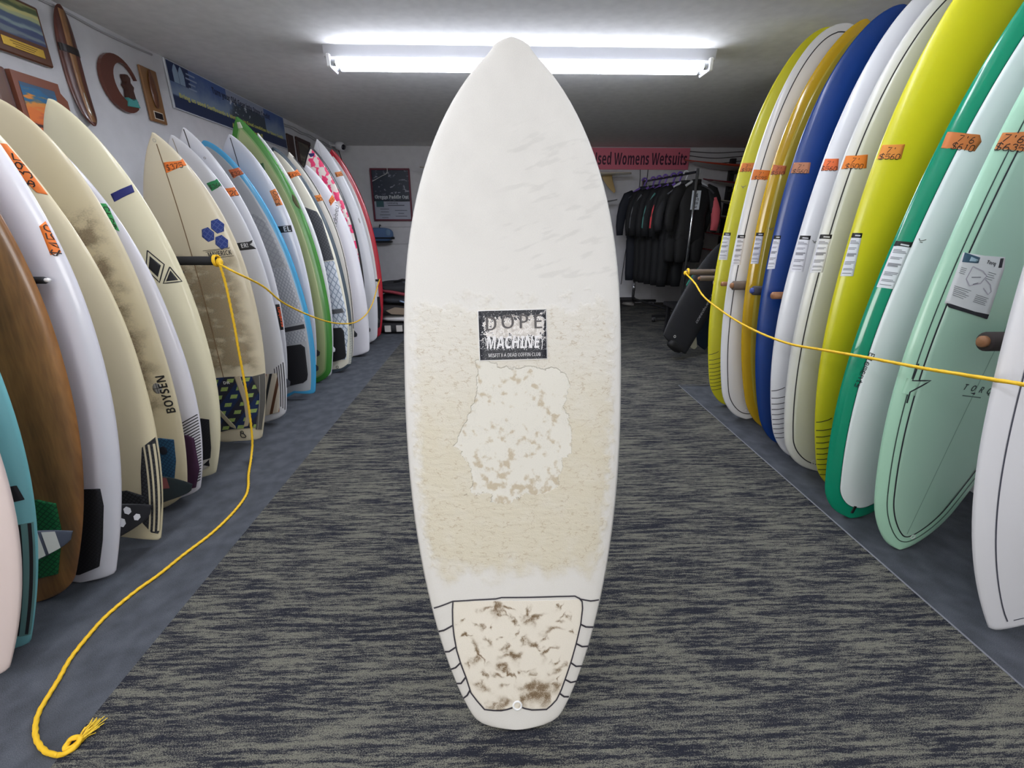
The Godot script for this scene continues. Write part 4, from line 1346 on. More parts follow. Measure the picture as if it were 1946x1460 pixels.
	for k in 2:
		part("post", box(Vector3(0.075, 2.1, 0.06), 0.004, Vector3(k * 1.0, 1.05, -0.24)), mat(c8(34, 30, 32), 0.6), o)
		for y in [1.905, 1.665, 1.40, 1.20, 0.975, 0.745]:
			part("shelf_arm", box(Vector3(0.05, 0.04, 0.50), 0.004, Vector3(k * 1.0, y, 0.03)), mat(c8(34, 30, 32), 0.6), o)
		part("foot", box(Vector3(0.09, 0.05, 0.62), 0.005, Vector3(k * 1.0, 0.025, 0.05)), mat(c8(34, 30, 32), 0.6), o)
	var fl := [[2.62, 1.972, c8(206, 74, 48), "orange red board at top of the far flat rack"], [2.92, 1.732, c8(130, 30, 42), "dark red board second in the far flat rack"], [3.12, 1.466, c8(222, 216, 190), "cream board third in the far flat rack"],
		[3.08, 1.266, c8(214, 218, 224), "white board fourth in the far flat rack"], [2.92, 1.04, c8(196, 34, 52), "bright red board fifth in the far flat rack"], [2.90, 0.81, c8(168, 30, 44), "crimson board lowest in the far flat rack"]]
	for q in fl:
		h = flat_board([0, 0, 0, 0, 0, 0, 1.85, 0.52, 0.47, 2.1, 0.75, 2.2, 1.0, 0.5, 0.04], q[3], q[2], Vector3(q[0], q[1], -6.85), -1.0, "boards on the far flat rack", 0.05)
		part("white_bottom", _bottom_patch(h), mat(c8(216, 208, 202), 0.4), h.node)
	for k in 3:
		var z := -7.19
		var y: float = 2.20 - 0.055 * k
		var c := part("cable", tube(smooth([Vector3(2.78, y, z), Vector3(3.2, y - 0.02 - 0.015 * k, z), Vector3(3.7, y - 0.005 * k, z), Vector3(4.3, y - 0.02, z)], 0.1), 0.006, 6), mat(c8(70, 62, 66), 0.6), self)
		tag(c, ["highest", "middle", "lowest"][k] + " of the dark cables strung right of pink sign", "cable")
	# rolling clothes rail
	var chrome := mat(c8(200, 202, 206), 0.18, 0.0, 0.95)
	var black := mat(c8(22, 22, 25), 0.5)
	o = thing("clothes_rack", "rolling chrome clothes rail hung with black wetsuits", "clothes rack", Vector3(2.2, 0, -6.25))
	for s in [1, -1]:
		var px: float = 0.125 * s
		var pz: float = 0.62 * s
		part("post", tube([Vector3(px, 0.30, pz), Vector3(px, 1.80, pz)], 0.016, 14), chrome, o)
		part("socket", tube([Vector3(px, 0.24, pz), Vector3(px, 0.33, pz)], 0.024, 14), mat(c8(215, 215, 220), 0.2, 0.0, 0.9), o)
		part("lower_post", tube([Vector3(px, 0.075, pz), Vector3(px, 0.25, pz)], 0.020, 12), black, o)
		part("foot", box(Vector3(0.72, 0.035, 0.035), 0.005, Vector3(px, 0.085, pz)), black, o)
		for e in [-1, 1]:
			var w := part("caster", tube([Vector3(px + e * 0.335 - 0.012, 0.036, pz), Vector3(px + e * 0.335 + 0.012, 0.036, pz)], 0.029, 16), mat(c8(30, 30, 33), 0.5), o)
			part("fork", box(Vector3(0.04, 0.05, 0.03), 0.004, Vector3(px + e * 0.335, 0.06, pz)), mat(c8(150, 150, 155), 0.3, 0.0, 0.8), w)
	part("hanging_rail", tube([Vector3(0.125, 1.765, 0.62), Vector3(-0.125, 1.765, -0.62)], 0.014, 12), mat(c8(60, 60, 66), 0.3, 0.0, 0.7), o)
	part("lower_rail", tube([Vector3(0.125, 0.12, 0.62), Vector3(-0.125, 0.12, -0.62)], 0.016, 12), black, o)
	var suit := c8(17, 18, 22)
	var list := [
		[0.54, "front black short wetsuit with pink sleeve panel nearest the chrome post", c8(22, 21, 22), true, [[1, "sleeve", c8(214, 96, 104)], [1, "shoulder", c8(70, 70, 76)]], c8(200, 200, 205), 0.05],
		[0.40, "black wetsuit with teal side panel, second from the front of the rail", c8(18, 18, 20), true, [[-1, "side", c8(58, 118, 112)], [-1, "shoulder", c8(96, 98, 104)], [-1, "sleeve", c8(40, 40, 44)]], c8(200, 200, 205), 0.0],
		[0.27, "black wetsuit with red and teal arm stripe, third along the rail", suit, false, [[-1, "stripe", c8(226, 70, 78)], [1, "stripe", c8(96, 40, 62)]], c8(118, 88, 180), 0.0],
		[0.13, "black wetsuit with teal arm stripe in middle of the rail", suit, false, [[-1, "stripe", c8(74, 132, 124)], [-1, "chest", c8(206, 206, 208)]], c8(118, 88, 180), 0.0],
		[-0.02, "black wetsuit with maroon chest flash, fifth along the rail", suit, false, [[-1, "chest", c8(140, 44, 70)]], c8(132, 100, 190), -0.02],
		[-0.17, "black wetsuit with grey arm stripe, sixth along the rail", suit, false, [[-1, "stripe", c8(92, 94, 98)]], c8(118, 88, 180), -0.02],
		[-0.32, "plain black wetsuit, seventh along the rail", c8(15, 16, 19), false, [], c8(132, 100, 190), -0.02],
		[-0.47, "navy black wetsuit at far end of the rail with left sleeve hanging out", c8(20, 24, 36), false, [[-1, "shoulder", c8(60, 62, 70)]], c8(118, 88, 180), -0.06]]
	for q in list:
		var z: float = q[0]
		wetsuit(Vector3(2.2 + 0.125 * z / 0.62 + q[6], 1.765 - 0.0, -6.25 + z), q[1], q[2], q[3], q[4], [4, -5, 6, -5, 6, -6, 5, -5][list.find(q)], q[5])
	var card := thing("price_card", "white price card hung on the front wetsuit", "card", Vector3(2.345, 1.46, -5.632))
	part("card", box(Vector3(0.105, 0.21, 0.003), 0.001), mat(c8(206, 212, 218), 0.6), card)
	for k in 4:
		sign_text(card, "lettering", ["4", "13-15", "$130", "usd"][k], [0.045, 0.028, 0.026, 0.02][k], Vector3(0.005, 0.05 - 0.042 * k, 0.002), mat(c8(30, 34, 50), 0.6), [0.025, 0.06, 0.05, 0.03][k])
	var tg := thing("swing_tag", "small white swing tag between the two front wetsuits", "tag", Vector3(2.14, 1.395, -5.70))
	part("tag_card", extrude(P("-0.02,-0.03 0.02,-0.03 0.02,0.02 0.008,0.034 -0.008,0.034 -0.02,0.02"), 0.002), mat(c8(226, 224, 220), 0.6), tg)
	part("string", tube([Vector3(0, 0.028, 0.001), Vector3(0.01, 0.09, -0.02)], 0.0015, 5), mat(c8(200, 200, 200), 0.7), tg)
	# dark foam board leaning in the far right, and what lies behind it
	h = make_board("", "black foam board with white lettering leaning sideways by far pegs", c8(34, 35, 40), {"fit": [1.60, 0.0, -3.92, -37, 6, 22, 1.15, 0.40, 0.5, 2.6, 0.5, 2.6, 0.6, 0.82, 0.02], "T": 0.07, "rn": 0.03, "rough": 0.6, "coat": 0.0})
	h.node.position.y = 0.135
	hand(h, "script_logo", "oaeeobueo-tlab", 0.50, 0.07, 0.030, 90, mat(c8(200, 202, 206), 0.6), 0.0045)
	fin(h, 0.24, 0.185, 0.12, 0.13, 80, mat(c8(206, 204, 184), 0.45), 0.4, "cream fin")
	part("tail_bumper", pillow(Vector3(0.16, 0.07, 0.085), 0.6, 0.6), mat(c8(20, 20, 22), 0.7), h.node).position = Vector3(0, 0.0, 0.01)
	plug(h, 0.07, -0.06, c8(210, 210, 210))
	h = make_board("", "dark blue board leaning behind the black foam board", c8(24, 40, 58), {"fit": [1.90, 0.0, -4.12, -42, 6, 22, 1.1, 0.36, 0.5, 2.6, 0.5, 2.6, 0.6, 0.7, 0.02], "T": 0.05, "rn": 0.03, "rough": 0.5})
	h.node.position.y = 0.11
	o = thing("low_table", "low black table under the teal board at the back right", "table", Vector3(2.3, 0, -4.75))
	part("table_top", box(Vector3(0.9, 0.04, 0.45), 0.005, Vector3(0, 0.36, 0)), black, o)
	for sx in [-1, 1]:
		for sz in [-1, 1]:
			part("leg", box(Vector3(0.04, 0.34, 0.04), 0.004, Vector3(sx * 0.40, 0.17, sz * 0.18)), black, o)
	h = make_board("", "teal green board propped on the low black table", c8(40, 146, 124), {"fit": [2.06, 0.47, -4.72, -48, 8, 10, 0.95, 0.36, 0.5, 2.2, 0.6, 2.4, 0.8, 0.75, 0.03], "T": 0.05, "rn": 0.03, "rough": 0.45})
	# cord heap on the floor behind
	var loops := []
	for i in 60:
		var a: float = i * 0.62
		loops.append(Vector3(2.03 + cos(a) * (0.07 + 0.02 * sin(i * 1.3)), 0.016 + 0.0006 * i, -6.95 + sin(a) * (0.09 + 0.02 * cos(i * 0.9))))
	var heap := part("cord_coil", tube(smooth(loops, 0.02), 0.006, 6), mat(c8(150, 146, 140), 0.7), self)
	tag(heap, "pale cord coiled on floor under the far wetsuits", "cord")
	for k in 2:
		var p: Array = [[Vector3(2.10, 2.0, -7.17), Vector3(2.11, 1.7, -7.165), Vector3(2.04, 1.2, -7.16), Vector3(1.98, 0.8, -7.15), Vector3(1.95, 0.3, -7.16)], [Vector3(2.22, 2.0, -7.17), Vector3(2.2, 1.6, -7.16), Vector3(2.1, 1.0, -7.15), Vector3(2.08, 0.4, -7.16)]][k]
		var c := part("cable", tube(smooth(p, 0.08), 0.005, 6), mat(c8(60, 58, 60), 0.6), self)
		tag(c, ["thin dark cord hanging on back wall left of the wetsuits", "thin dark cord hanging on back wall behind the wetsuits"][k], "cable")

func _bottom_patch(h: Hull) -> ArrayMesh:
	var rows := []
	for i in 25:
		var s: float = lerpf(0.03, h.L - 0.12, i / 24.0)
		var w: float = h.hw(s / h.L) * 0.86
		var row := PackedVector3Array()
		for j in 9:
			var p := h.under(s, lerpf(w, -w, j / 8.0))
			row.append(p - Vector3(0, 0, 0.0008))
		rows.append(row)
	return grid(rows)

# ---------------------------------------------------------------- the board in the aisle
func hero() -> void:
	var hh := Hull.new()
	var f: Array = FIT["H"]
	hh.L = f[6]; hh.W = f[7]; hh.tw = f[8]; hh.a = f[9]; hh.b = f[10]; hh.c = f[11]; hh.d = f[12]; hh.tr = f[13]; hh.e = f[14]; hh.er = 3.5
	var h := make_board("H", "used white board with waxy tan deck standing alone in middle of the aisle", Color.WHITE, {"mat": hero_material(hh), "T": 0.052, "er": 3.5, "nr": 0.015, "floor": 0.0075})
	var ink := mat(c8(52, 48, 56), 0.5)
	stroke(h, "pad_outline", [
		P("0.290,-0.203 0.300,-0.180 0.311,-0.155 0.315,-0.10 0.317,-0.05 0.320,-0.036 0.319,0.02 0.3185,0.10 0.317,0.145 0.308,0.160 0.301,0.185 0.300,0.207"),
		P("0.311,-0.155 0.29,-0.1565 0.255,-0.156 0.225,-0.153 0.191,-0.147 0.158,-0.137 0.127,-0.125 0.105,-0.118 0.089,-0.113 0.070,-0.098 0.050,-0.080 0.048,-0.058 0.0475,-0.040 0.050,-0.025 0.054,-0.012"),
		P("0.312,0.155 0.302,0.163 0.285,0.164 0.247,0.159 0.200,0.147 0.158,0.134 0.120,0.120 0.090,0.108 0.078,0.102 0.067,0.096 0.055,0.083 0.046,0.071 0.047,0.035 0.051,0.018 0.055,0.009")], 0.0034, ink, 0.0014)
	for rib in [P("0.232,-0.196 0.238,-0.178 0.252,-0.156"), P("0.183,-0.181 0.186,-0.166 0.199,-0.149"), P("0.141,-0.163 0.148,-0.150 0.162,-0.137"), P("0.107,-0.149 0.110,-0.137 0.127,-0.125"), P("0.072,-0.132 0.082,-0.122 0.096,-0.115"),
		P("0.246,0.159 0.238,0.172 0.233,0.193"), P("0.199,0.148 0.190,0.162 0.187,0.179"), P("0.154,0.133 0.143,0.146 0.140,0.161"), P("0.114,0.119 0.105,0.132 0.104,0.147"), P("0.081,0.105 0.072,0.115 0.069,0.127")]:
		stroke(h, "rib_line", [rib], 0.0040, ink, 0.0014)
	patch(h, "sticker_border", "1.0222,-0.0872 1.0252,0.0812 0.9018,0.0832 0.8988,-0.0842", mat(c8(226, 224, 220), 0.5), 0.0013)
	var s := patch(h, "sticker", "1.020,-0.085 1.023,0.079 0.904,0.081 0.901,-0.082", sticker_material(), 0.0024, "worn black sticker", true)
	var grey := mat(c8(84, 80, 80), 0.6)
	var white := mat(c8(226, 224, 224), 0.5)
	for k in 4:
		text(h, "letter", "DOPE"[k], [0.989, 0.9935, 0.994, 0.9935][k], [-0.056, -0.0145, 0.0235, 0.058][k], 0.033, 1.0, grey, 0.0030, false, s)
		text(h, "letter", "DOPE"[k], [0.989, 0.9935, 0.994, 0.9935][k] + 0.0006, [-0.056, -0.0145, 0.0235, 0.058][k] + 0.0014, 0.033, 1.0, grey, 0.0031, false, s)
	text(h, "lettering", "MACHINE", 0.9435, -0.001, 0.029, 0.5, white, 0.0032, true, s, 0.10, 0.69)
	# torn slivers through the second word
	var st: Array = []
	for k in 14:
		var w: float = -0.070 + 0.0105 * k
		st.append(PackedVector2Array([Vector2(0.957 + 0.005 * sin(k * 2.1), w), Vector2(0.946, w + 0.004), Vector2(0.931 + 0.005 * cos(k * 1.7), w + 0.002)]))
	stroke(h, "torn_sliver", st, 0.0016, white, 0.0034, false, s)
	text(h, "lettering", "MISFIT X A DEAD COFFIN CLUB", 0.9135, 0.002, 0.0082, 1.0, white, 0.0032, false, s, 0.0, 0.80)
	plug(h, 0.058, 0.0, c8(240, 240, 240), 0.012)
	var fm := mat(c8(40, 42, 46), 0.35)
	fin(h, 0.36, 0.15, 0.11, 0.11, 8, fm)
	fin(h, 0.36, -0.15, 0.11, 0.11, -8, fm)
	fin(h, 0.17, 0.0, 0.10, 0.10, 0, fm)

# ---------------------------------------------------------------- boards on the left
func rail_pts(h: Hull, s0: float, s1: float, m: float, side := 1.0, n := 24) -> PackedVector2Array:
	var o := PackedVector2Array()
	for i in n + 1:
		var s: float = lerpf(s0, s1, float(i) / n)
		o.append(Vector2(s, side * (h.hw(s / h.L) - m)))
	return o

func stringer(h: Hull, m: Material, s0: float, s1: float, width := 0.0045) -> void:
	var l := []
	for i in 40:
		l.append(Vector2(lerpf(s0, s1, i / 39.0), 0.0))
	stroke(h, "stringer", [l], width, m, 0.0007)

const ORANGE := Color(0.93, 0.49, 0.20)

func left_boards() -> void:
	var white := c8(221, 219, 226)
	var cream := c8(226, 218, 184)
	var black := mat(c8(20, 20, 24), 0.8)
	var carbon := lattice_material("carbon", c8(52, 54, 58), c8(22, 22, 26), Vector2(60, 60), 0.05)
	var pad := lattice_material("black_pad", c8(30, 30, 34), c8(14, 14, 17), Vector2(70, 70), 0.15)
	var dark := mat(c8(26, 26, 32), 0.5)
	var tan_dirt := dirt_material("dirt_tan", c8(164, 146, 116), 0.92, 111, 165.0)
	var grey_dirt := dirt_material("dirt_grey", c8(150, 132, 108), 0.72, 121, 190.0)
	# the nearest: pinkish white
	var h := make_board("L0", "pinkish white board nearest on the left, cut off by frame edge", c8(226, 208, 202), {"rough": 0.45})
	h = make_board("L1", "pale teal board with three black pinstripes along its tail rail", c8(128, 200, 206))
	patch(h, "tail_panel", "0.42,0.12 0.405,0.224 0.30,0.21 0.20,0.186 0.10,0.148 0.05,0.118 0.05,0.02 0.42,0.02", mat(c8(104, 150, 148), 0.45), 0.0006)
	for m in [0.010, 0.030, 0.052]:
		stroke(h, "pinstripe", [rail_pts(h, 0.055, 0.405, m)], 0.0065, dark)
	patch(h, "badge", "0.517,0.178 0.520,0.214 0.476,0.218 0.472,0.182", dark, 0.0012)
	var f := fin(h, 0.36, 0.135, 0.118, 0.105, 22, mat(c8(78, 84, 98), 0.4), 0.45, "slate fin with pale bands")
	_fin_band(h, f, 0.36, 0.135, 0.118, 0.105, 22, [0.05, 0.36], mat(c8(196, 196, 186), 0.6))
	_fin_band(h, f, 0.36, 0.135, 0.118, 0.105, 22, [0.42, 0.66], mat(c8(206, 206, 198), 0.6))
	h = make_board("L2", "brown wood grain board with green tail pad", c8(140, 92, 52), {"mat": wood_material("board_wood", c8(98, 66, 40), c8(176, 122, 70), 131, 0.28, 0.4)})
	patch(h, "tail_pad", "0.375,-0.10 0.375,0.10 0.358,0.148 0.25,0.14 0.107,0.096 0.093,0.03 0.093,-0.05", lattice_material("green_pad", c8(22, 112, 60), c8(12, 70, 40), Vector2(55, 55), 0.2), 0.005)
	h = make_board("L3", "glossy white board with orange 450 tape and large black tail pad", white, {"rough": 0.24})
	tape(h, "1.168,0.204 1.182,0.236 1.098,0.240 1.090,0.209", ORANGE, "$450", 0.024, 90)
	patch(h, "tail_pad", "0.353,0.0 0.353,0.105 0.350,0.150 0.287,0.145 0.16,0.112 0.060,0.078 0.034,0.01 0.034,-0.05", pad, 0.005)
	f = fin(h, 0.27, 0.115, 0.135, 0.135, 26, mat(c8(40, 40, 44), 0.4), 0.35, "black fin with three white hexagons")
	_fin_hexes(h, f, 0.27, 0.115, 0.135, 0.135, 26)
	fin(h, 0.11, 0.02, 0.09, 0.09, 0, mat(c8(210, 210, 214), 0.35), 0.5)
	h = make_board("L4", "cream swallow tail board with black textured tail pad and thin rail stripes", c8(224, 212, 176), {"sw": 0.055})
	tape(h, "1.405,0.070 1.395,0.135 1.255,0.170 1.262,0.145", ORANGE, "$395", 0.026, 90)
	patch(h, "tail_pad", "0.397,0.196 0.427,0.24 0.275,0.232 0.05,0.165 0.043,0.16 0.049,0.141 0.093,0.122 0.30,0.168", carbon, 0.004)
	for m in [0.006, 0.020, 0.034]:
		stroke(h, "rail_stripe", [rail_pts(h, 0.055, 0.405, m + 0.003)], 0.006, mat(c8(206, 196, 164), 0.5), 0.0055)
	patch(h, "wing_pad", "0.235,0.05 0.235,0.10 0.205,0.155 0.145,0.148 0.165,0.09 0.165,0.05", carbon, 0.0042)
	f = fin(h, 0.27, 0.16, 0.145, 0.125, 24, mat(c8(30, 38, 40), 0.35), 0.7, "dark fin with red mark")
	_fin_band(h, f, 0.27, 0.16, 0.145, 0.125, 24, [0.0, 0.40], mat(c8(112, 58, 56), 0.5), 0.5)
	h = make_board("L5", "dirty cream board with black BOYSEN lettering and blue tail pad", c8(217, 205, 172))
	patch(h, "wax_grime", "1.26,-0.22 1.26,0.245 0.40,0.245 0.40,-0.22", grey_dirt, 0.0006, "grubby old wax", true)
	text(h, "lettering", "BOYSEN", 0.508, 0.222, 0.029, 90, dark, 0.0014, true, null, 0.0, 1.05)
	var ring := []
	for i in 20:
		ring.append(Vector2(0.537 + cos(TAU * i / 20) * 0.022, 0.200 + sin(TAU * i / 20) * 0.016))
	part("round_logo", patch_mesh(h, PackedVector2Array(ring), 0.0008), mat(c8(150, 150, 150), 0.5), h.node)
	stroke(h, "logo_cross", [[Vector2(0.515, 0.200), Vector2(0.559, 0.200)], [Vector2(0.537, 0.184), Vector2(0.537, 0.216)]], 0.002, dark)
	patch(h, "tail_pad", "0.330,0.05 0.330,0.15 0.314,0.20 0.220,0.183 0.080,0.135 0.056,0.095 0.056,0.04", lattice_material("blue_pad", c8(36, 84, 118), c8(20, 52, 80), Vector2(60, 60), 0.15), 0.005)
	for q in [[0.275, 0.152], [0.12, 0.125], [0.20, 0.10], [0.075, 0.09]]:
		var dot := []
		for i in 14:
			dot.append(Vector2(q[0] + cos(TAU * i / 14) * 0.018, q[1] + sin(TAU * i / 14) * 0.015))
		part("pad_dot", patch_mesh(h, PackedVector2Array(dot), 0.0062), mat(c8(18, 24, 40), 0.8), h.node)
	h = make_board("L6", "slim white board with green tape, diagonal tail pinstripes and maroon pad", white, {"T": 0.05, "rough": 0.22})
	tape(h, "1.240,0.160 1.232,0.200 1.131,0.204 1.150,0.180", c8(54, 156, 84), "$395", 0.022, 90)
	var l := []
	for i in 24:
		var s: float = 0.335 - i * 0.0128
		var w: float = h.hw(s / h.L)
		var w2: float = h.hw((s + 0.03) / h.L)
		l.append([Vector2(s, w - 0.085), Vector2(s + 0.03, w2 - 0.004)])
	stroke(h, "pinstripe", l, 0.0042, dark)
	patch(h, "tail_pad", "0.275,0.06 0.291,0.12 0.285,0.152 0.264,0.173 0.121,0.148 0.039,0.107 0.038,0.0", mat(c8(66, 34, 62), 0.85), 0.005, "maroon pad")
	plug(h, 0.245, 0.145, c8(205, 200, 196), 0.014)
	h = make_board("L7", "cream board with dark blue tape and two black diamond logos", cream)
	tape(h, "1.288,0.078 1.318,0.162 1.290,0.164 1.259,0.081", c8(38, 44, 110), "", 0.02, 0)
	_outlined(h, [[1.064, 0.138], [1.002, 0.183], [0.931, 0.143], [0.990, 0.107]])
	_outlined(h, [[0.990, 0.200], [0.926, 0.226], [0.925, 0.156]])
	patch(h, "tail_pad", "0.302,0.02 0.302,0.137 0.291,0.171 0.150,0.143 0.100,0.127 0.085,0.06", pad, 0.005)
	patch(h, "pad_print", "0.100,0.05 0.105,0.127 0.060,0.112 0.041,0.074 0.045,0.04", mat(c8(196, 190, 178), 0.7), 0.0045)
	patch(h, "pad_corner", "0.095,0.122 0.06,0.113 0.07,0.088", black, 0.0052)
	h = make_board("L8", "waxed tan shortboard with blue hexagon logo and navy lozenge tail pad", c8(214, 203, 176), {"sw": 0.02})
	stringer(h, mat(c8(120, 92, 60), 0.5), 0.39, 1.53)
	patch(h, "wax_grime", "1.06,-0.24 1.06,0.215 0.396,0.215 0.396,-0.24", tan_dirt, 0.0006, "grubby old wax", true)
	tape(h, "1.453,0.004 1.466,0.089 1.439,0.098 1.409,0.000", ORANGE, "$375", 0.021, 8)
	for q in [[1.164, 0.159], [1.127, 0.106], [1.088, 0.159]]:
		var hx := []
		for i in 6:
			hx.append(Vector2(q[0] + sin(TAU * i / 6 + 0.25) * 0.036, q[1] + cos(TAU * i / 6 + 0.25) * 0.032))
		part("hexagon_logo", patch_mesh(h, PackedVector2Array(hx), 0.0010), lattice_material("hex_print", c8(44, 62, 128), c8(78, 92, 146), Vector2(38, 38), 0.0), h.node)
	stroke(h, "logo_line", [[Vector2(1.052, 0.060), Vector2(1.055, 0.12), Vector2(1.061, 0.190)], [Vector2(1.045, 0.072), Vector2(1.056, 0.186)], [Vector2(1.013, 0.085), Vector2(1.020, 0.198)]], 0.0022, dark)
	text(h, "lettering", "MAVERICK", 1.034, 0.135, 0.022, 4, dark, 0.0012, true, null, 0.0, 0.72)
	patch(h, "tail_pad", "0.388,-0.12 0.392,-0.03 0.393,0.03 0.385,0.153 0.372,0.175 0.277,0.168 0.090,0.118 0.096,0.022 0.076,-0.10 0.277,-0.16", lozenge_material(), 0.005, "navy pad with green lozenges", true)
	patch(h, "pad_side", "0.385,0.150 0.395,0.212 0.277,0.196 0.076,0.136 0.080,0.108 0.277,0.168", mat(c8(92, 90, 86), 0.8), 0.0055)
	stroke(h, "pad_seam", [rail_pts(h, 0.08, 0.385, 0.026)], 0.002, mat(c8(170, 168, 162), 0.6), 0.0064)
	patch(h, "pad_arch", "0.39,0.062 0.395,0.092 0.24,0.105 0.16,0.100 0.105,0.075 0.10,0.05 0.16,0.074 0.24,0.080", mat(c8(176, 162, 138), 0.8), 0.0095)
	patch(h, "pad_arch", "0.26,-0.11 0.26,-0.085 0.105,0.005 0.09,0.005 0.105,-0.02", mat(c8(166, 158, 132), 0.8), 0.0095)
	text(h, "pad_logo", "DK", 0.362, 0.012, 0.016, 0, mat(c8(214, 214, 214), 0.6), 0.0060, true, null, 0.0, 1.2)
	plug(h, 0.062, 0.03, c8(40, 40, 42), 0.010)
	plug(h, 1.545, -0.004, c8(190, 184, 170), 0.008)
	var loop := part("leash_string", tube(smooth([h.at(0.066, 0.03, 0.004), h.at(0.05, 0.026, 0.012), h.at(0.03, 0.028, 0.006), h.at(0.035, 0.05, 0.006), h.at(0.062, 0.036, 0.006)], 0.006), 0.0022, 6), black, h.node)
	h = make_board("L9", "grey white board with green tape, black pennant logo and striped tail pad", c8(208, 208, 212))
	stringer(h, mat(c8(150, 142, 130), 0.5), 0.3, 1.60)
	tape(h, "1.382,0.090 1.401,0.160 1.370,0.168 1.342,0.104", c8(28, 128, 74), "$360", 0.018, 12)
	patch(h, "pennant", "1.069,0.070 1.079,0.234 1.030,0.238 1.028,0.070", dark, 0.0010)
	patch(h, "pennant_cut", "1.078,0.240 1.056,0.212 1.031,0.240", mat(c8(208, 208, 212), 0.32, 0.35), 0.0016)
	text(h, "lettering", "ER!", 1.053, 0.185, 0.022, 3, mat(c8(220, 220, 222)), 0.0018, true, null, 0.0, 0.85)
	patch(h, "tail_pad", "0.309,-0.05 0.309,0.108 0.304,0.176 0.18,0.164 0.062,0.135 0.046,0.033 0.05,-0.05", stripes_material(), 0.005, "striped pad", true)
	l = []
	for m in [0.008, 0.020, 0.032, 0.044, 0.058]:
		l.append(rail_pts(h, 0.06 + m, 0.37 - m * 0.6, m))
	stroke(h, "pinstripe", l, 0.0045, dark)
	fin(h, 0.30, 0.15, 0.11, 0.11, 15, mat(c8(70, 72, 78), 0.4))
	h = make_board("L10", "white board with orange 20 tape and narrow orange rail sticker", c8(212, 212, 216))
	stringer(h, mat(c8(60, 56, 54), 0.5), 0.3, 1.66, 0.0055)
	tape(h, "1.363,0.110 1.370,0.176 1.326,0.183 1.317,0.115", ORANGE, "$20", 0.026, 4)
	patch(h, "rail_sticker", "0.703,0.228 0.703,0.252 0.545,0.247 0.545,0.224", mat(c8(34, 28, 26), 0.5), 0.0012)
	hand(h, "sticker_script", "sexebea", 0.625, 0.2375, 0.019, 90, mat(c8(240, 96, 44), 0.5), 0.0042)
	plug(h, 1.52, 0.06, c8(120, 110, 104), 0.006)
	# blue railed soft deck board
	h = make_board("L11", "grey decked swallow tail board with bright blue rails and square black pad", c8(66, 160, 206), {"sw": 0.05})
	inlay(h, "deck_skin", 0.030, mat(c8(172, 174, 176), 0.6), 0.0008, 0.03)
	var quilt := lattice_material("grey_quilt", c8(182, 184, 188), c8(140, 144, 150), Vector2(46, 30), 0.2)
	patch(h, "front_deck_pad", "1.235,-0.14 1.262,-0.05 1.262,0.05 1.235,0.14 1.19,0.178 1.10,0.196 0.90,0.217 0.90,-0.217 1.10,-0.196", lattice_material("grey_smooth", c8(166, 168, 170), c8(150, 152, 156), Vector2(26, 26), 0.05), 0.003)
	patch(h, "rear_deck_pad", "0.893,-0.217 0.893,0.217 0.52,0.212 0.52,-0.212", quilt, 0.003)
	patch(h, "dark_bar", "0.508,-0.18 0.508,0.205 0.478,0.203 0.478,-0.18", mat(c8(48, 48, 52), 0.8), 0.003)
	patch(h, "rear_deck_pad", "0.47,-0.2 0.47,0.2 0.39,0.185 0.39,-0.185", quilt, 0.003)
	patch(h, "tail_pad", "0.378,-0.12 0.383,0.062 0.378,0.145 0.352,0.165 0.16,0.128 0.125,0.112 0.105,0.08 0.100,-0.10 0.14,-0.14", pad, 0.006)
	tape(h, "1.503,0.072 1.509,0.154 1.471,0.158 1.454,0.083", c8(204, 106, 62), "$325", 0.021, 6)
	fin(h, 0.26, 0.14, 0.10, 0.10, 12, mat(c8(30, 30, 34), 0.4))
	h = make_board("L12", "lilac white board with orange 350 tape and black EL logo", c8(216, 216, 224), {"rough": 0.24})
	stringer(h, mat(c8(52, 50, 56), 0.5), 0.3, 1.70, 0.0055)
	tape(h, "1.381,0.148 1.394,0.184 1.293,0.206 1.286,0.166", c8(236, 140, 76), "$350", 0.024, 90)
	patch(h, "logo_block", "1.160,0.10 1.162,0.226 1.119,0.226 1.117,0.10", dark, 0.0010)
	text(h, "lettering", "EL", 1.140, 0.196, 0.031, 1, mat(c8(224, 224, 226)), 0.0016, true, null, 0.0, 0.95)
	f = fin(h, 0.34, 0.14, 0.115, 0.11, 22, mat(c8(26, 26, 30), 0.35), 0.6, "black fin")
	h = make_board("L13", "pale lime decked board with dark green rails and scorch mark", c8(62, 134, 48), {"T": 0.052})
	inlay(h, "deck_panel", 0.040, mat(c8(172, 184, 132), 0.4, 0.3), 0.0008, 0.02)
	stroke(h, "panel_edge", [inset(h, 0.043, 0.02)], 0.010, mat(c8(132, 172, 104), 0.4, 0.3), 0.0010, true)
	stringer(h, mat(c8(140, 150, 100), 0.5), 0.1, 1.76, 0.003)
	tape(h, "1.577,0.020 1.583,0.076 1.538,0.074 1.532,0.022", c8(56, 92, 58), "", 0.02, 0)
	patch(h, "scorch_mark", "1.37,0.198 1.352,0.219 1.28,0.238 1.264,0.226 1.29,0.204 1.33,0.192", mat(c8(78, 78, 44), 0.6), 0.0013)
	patch(h, "nose_guard", "1.835,-0.01 1.835,0.01 1.80,0.016 1.80,-0.016", mat(c8(190, 196, 176), 0.4), 0.0015)
	h = make_board("L14", "plain bright white board hidden close behind the green railed board", c8(228, 228, 230), {"T": 0.046})
	fin(h, 0.30, 0.155, 0.10, 0.10, 14, mat(c8(222, 224, 228), 0.35), 0.7, "white fin")
	h = make_board("L15", "cream board with slate rails, charcoal front pad and quilted white pad", c8(72, 84, 94), {"T": 0.056})
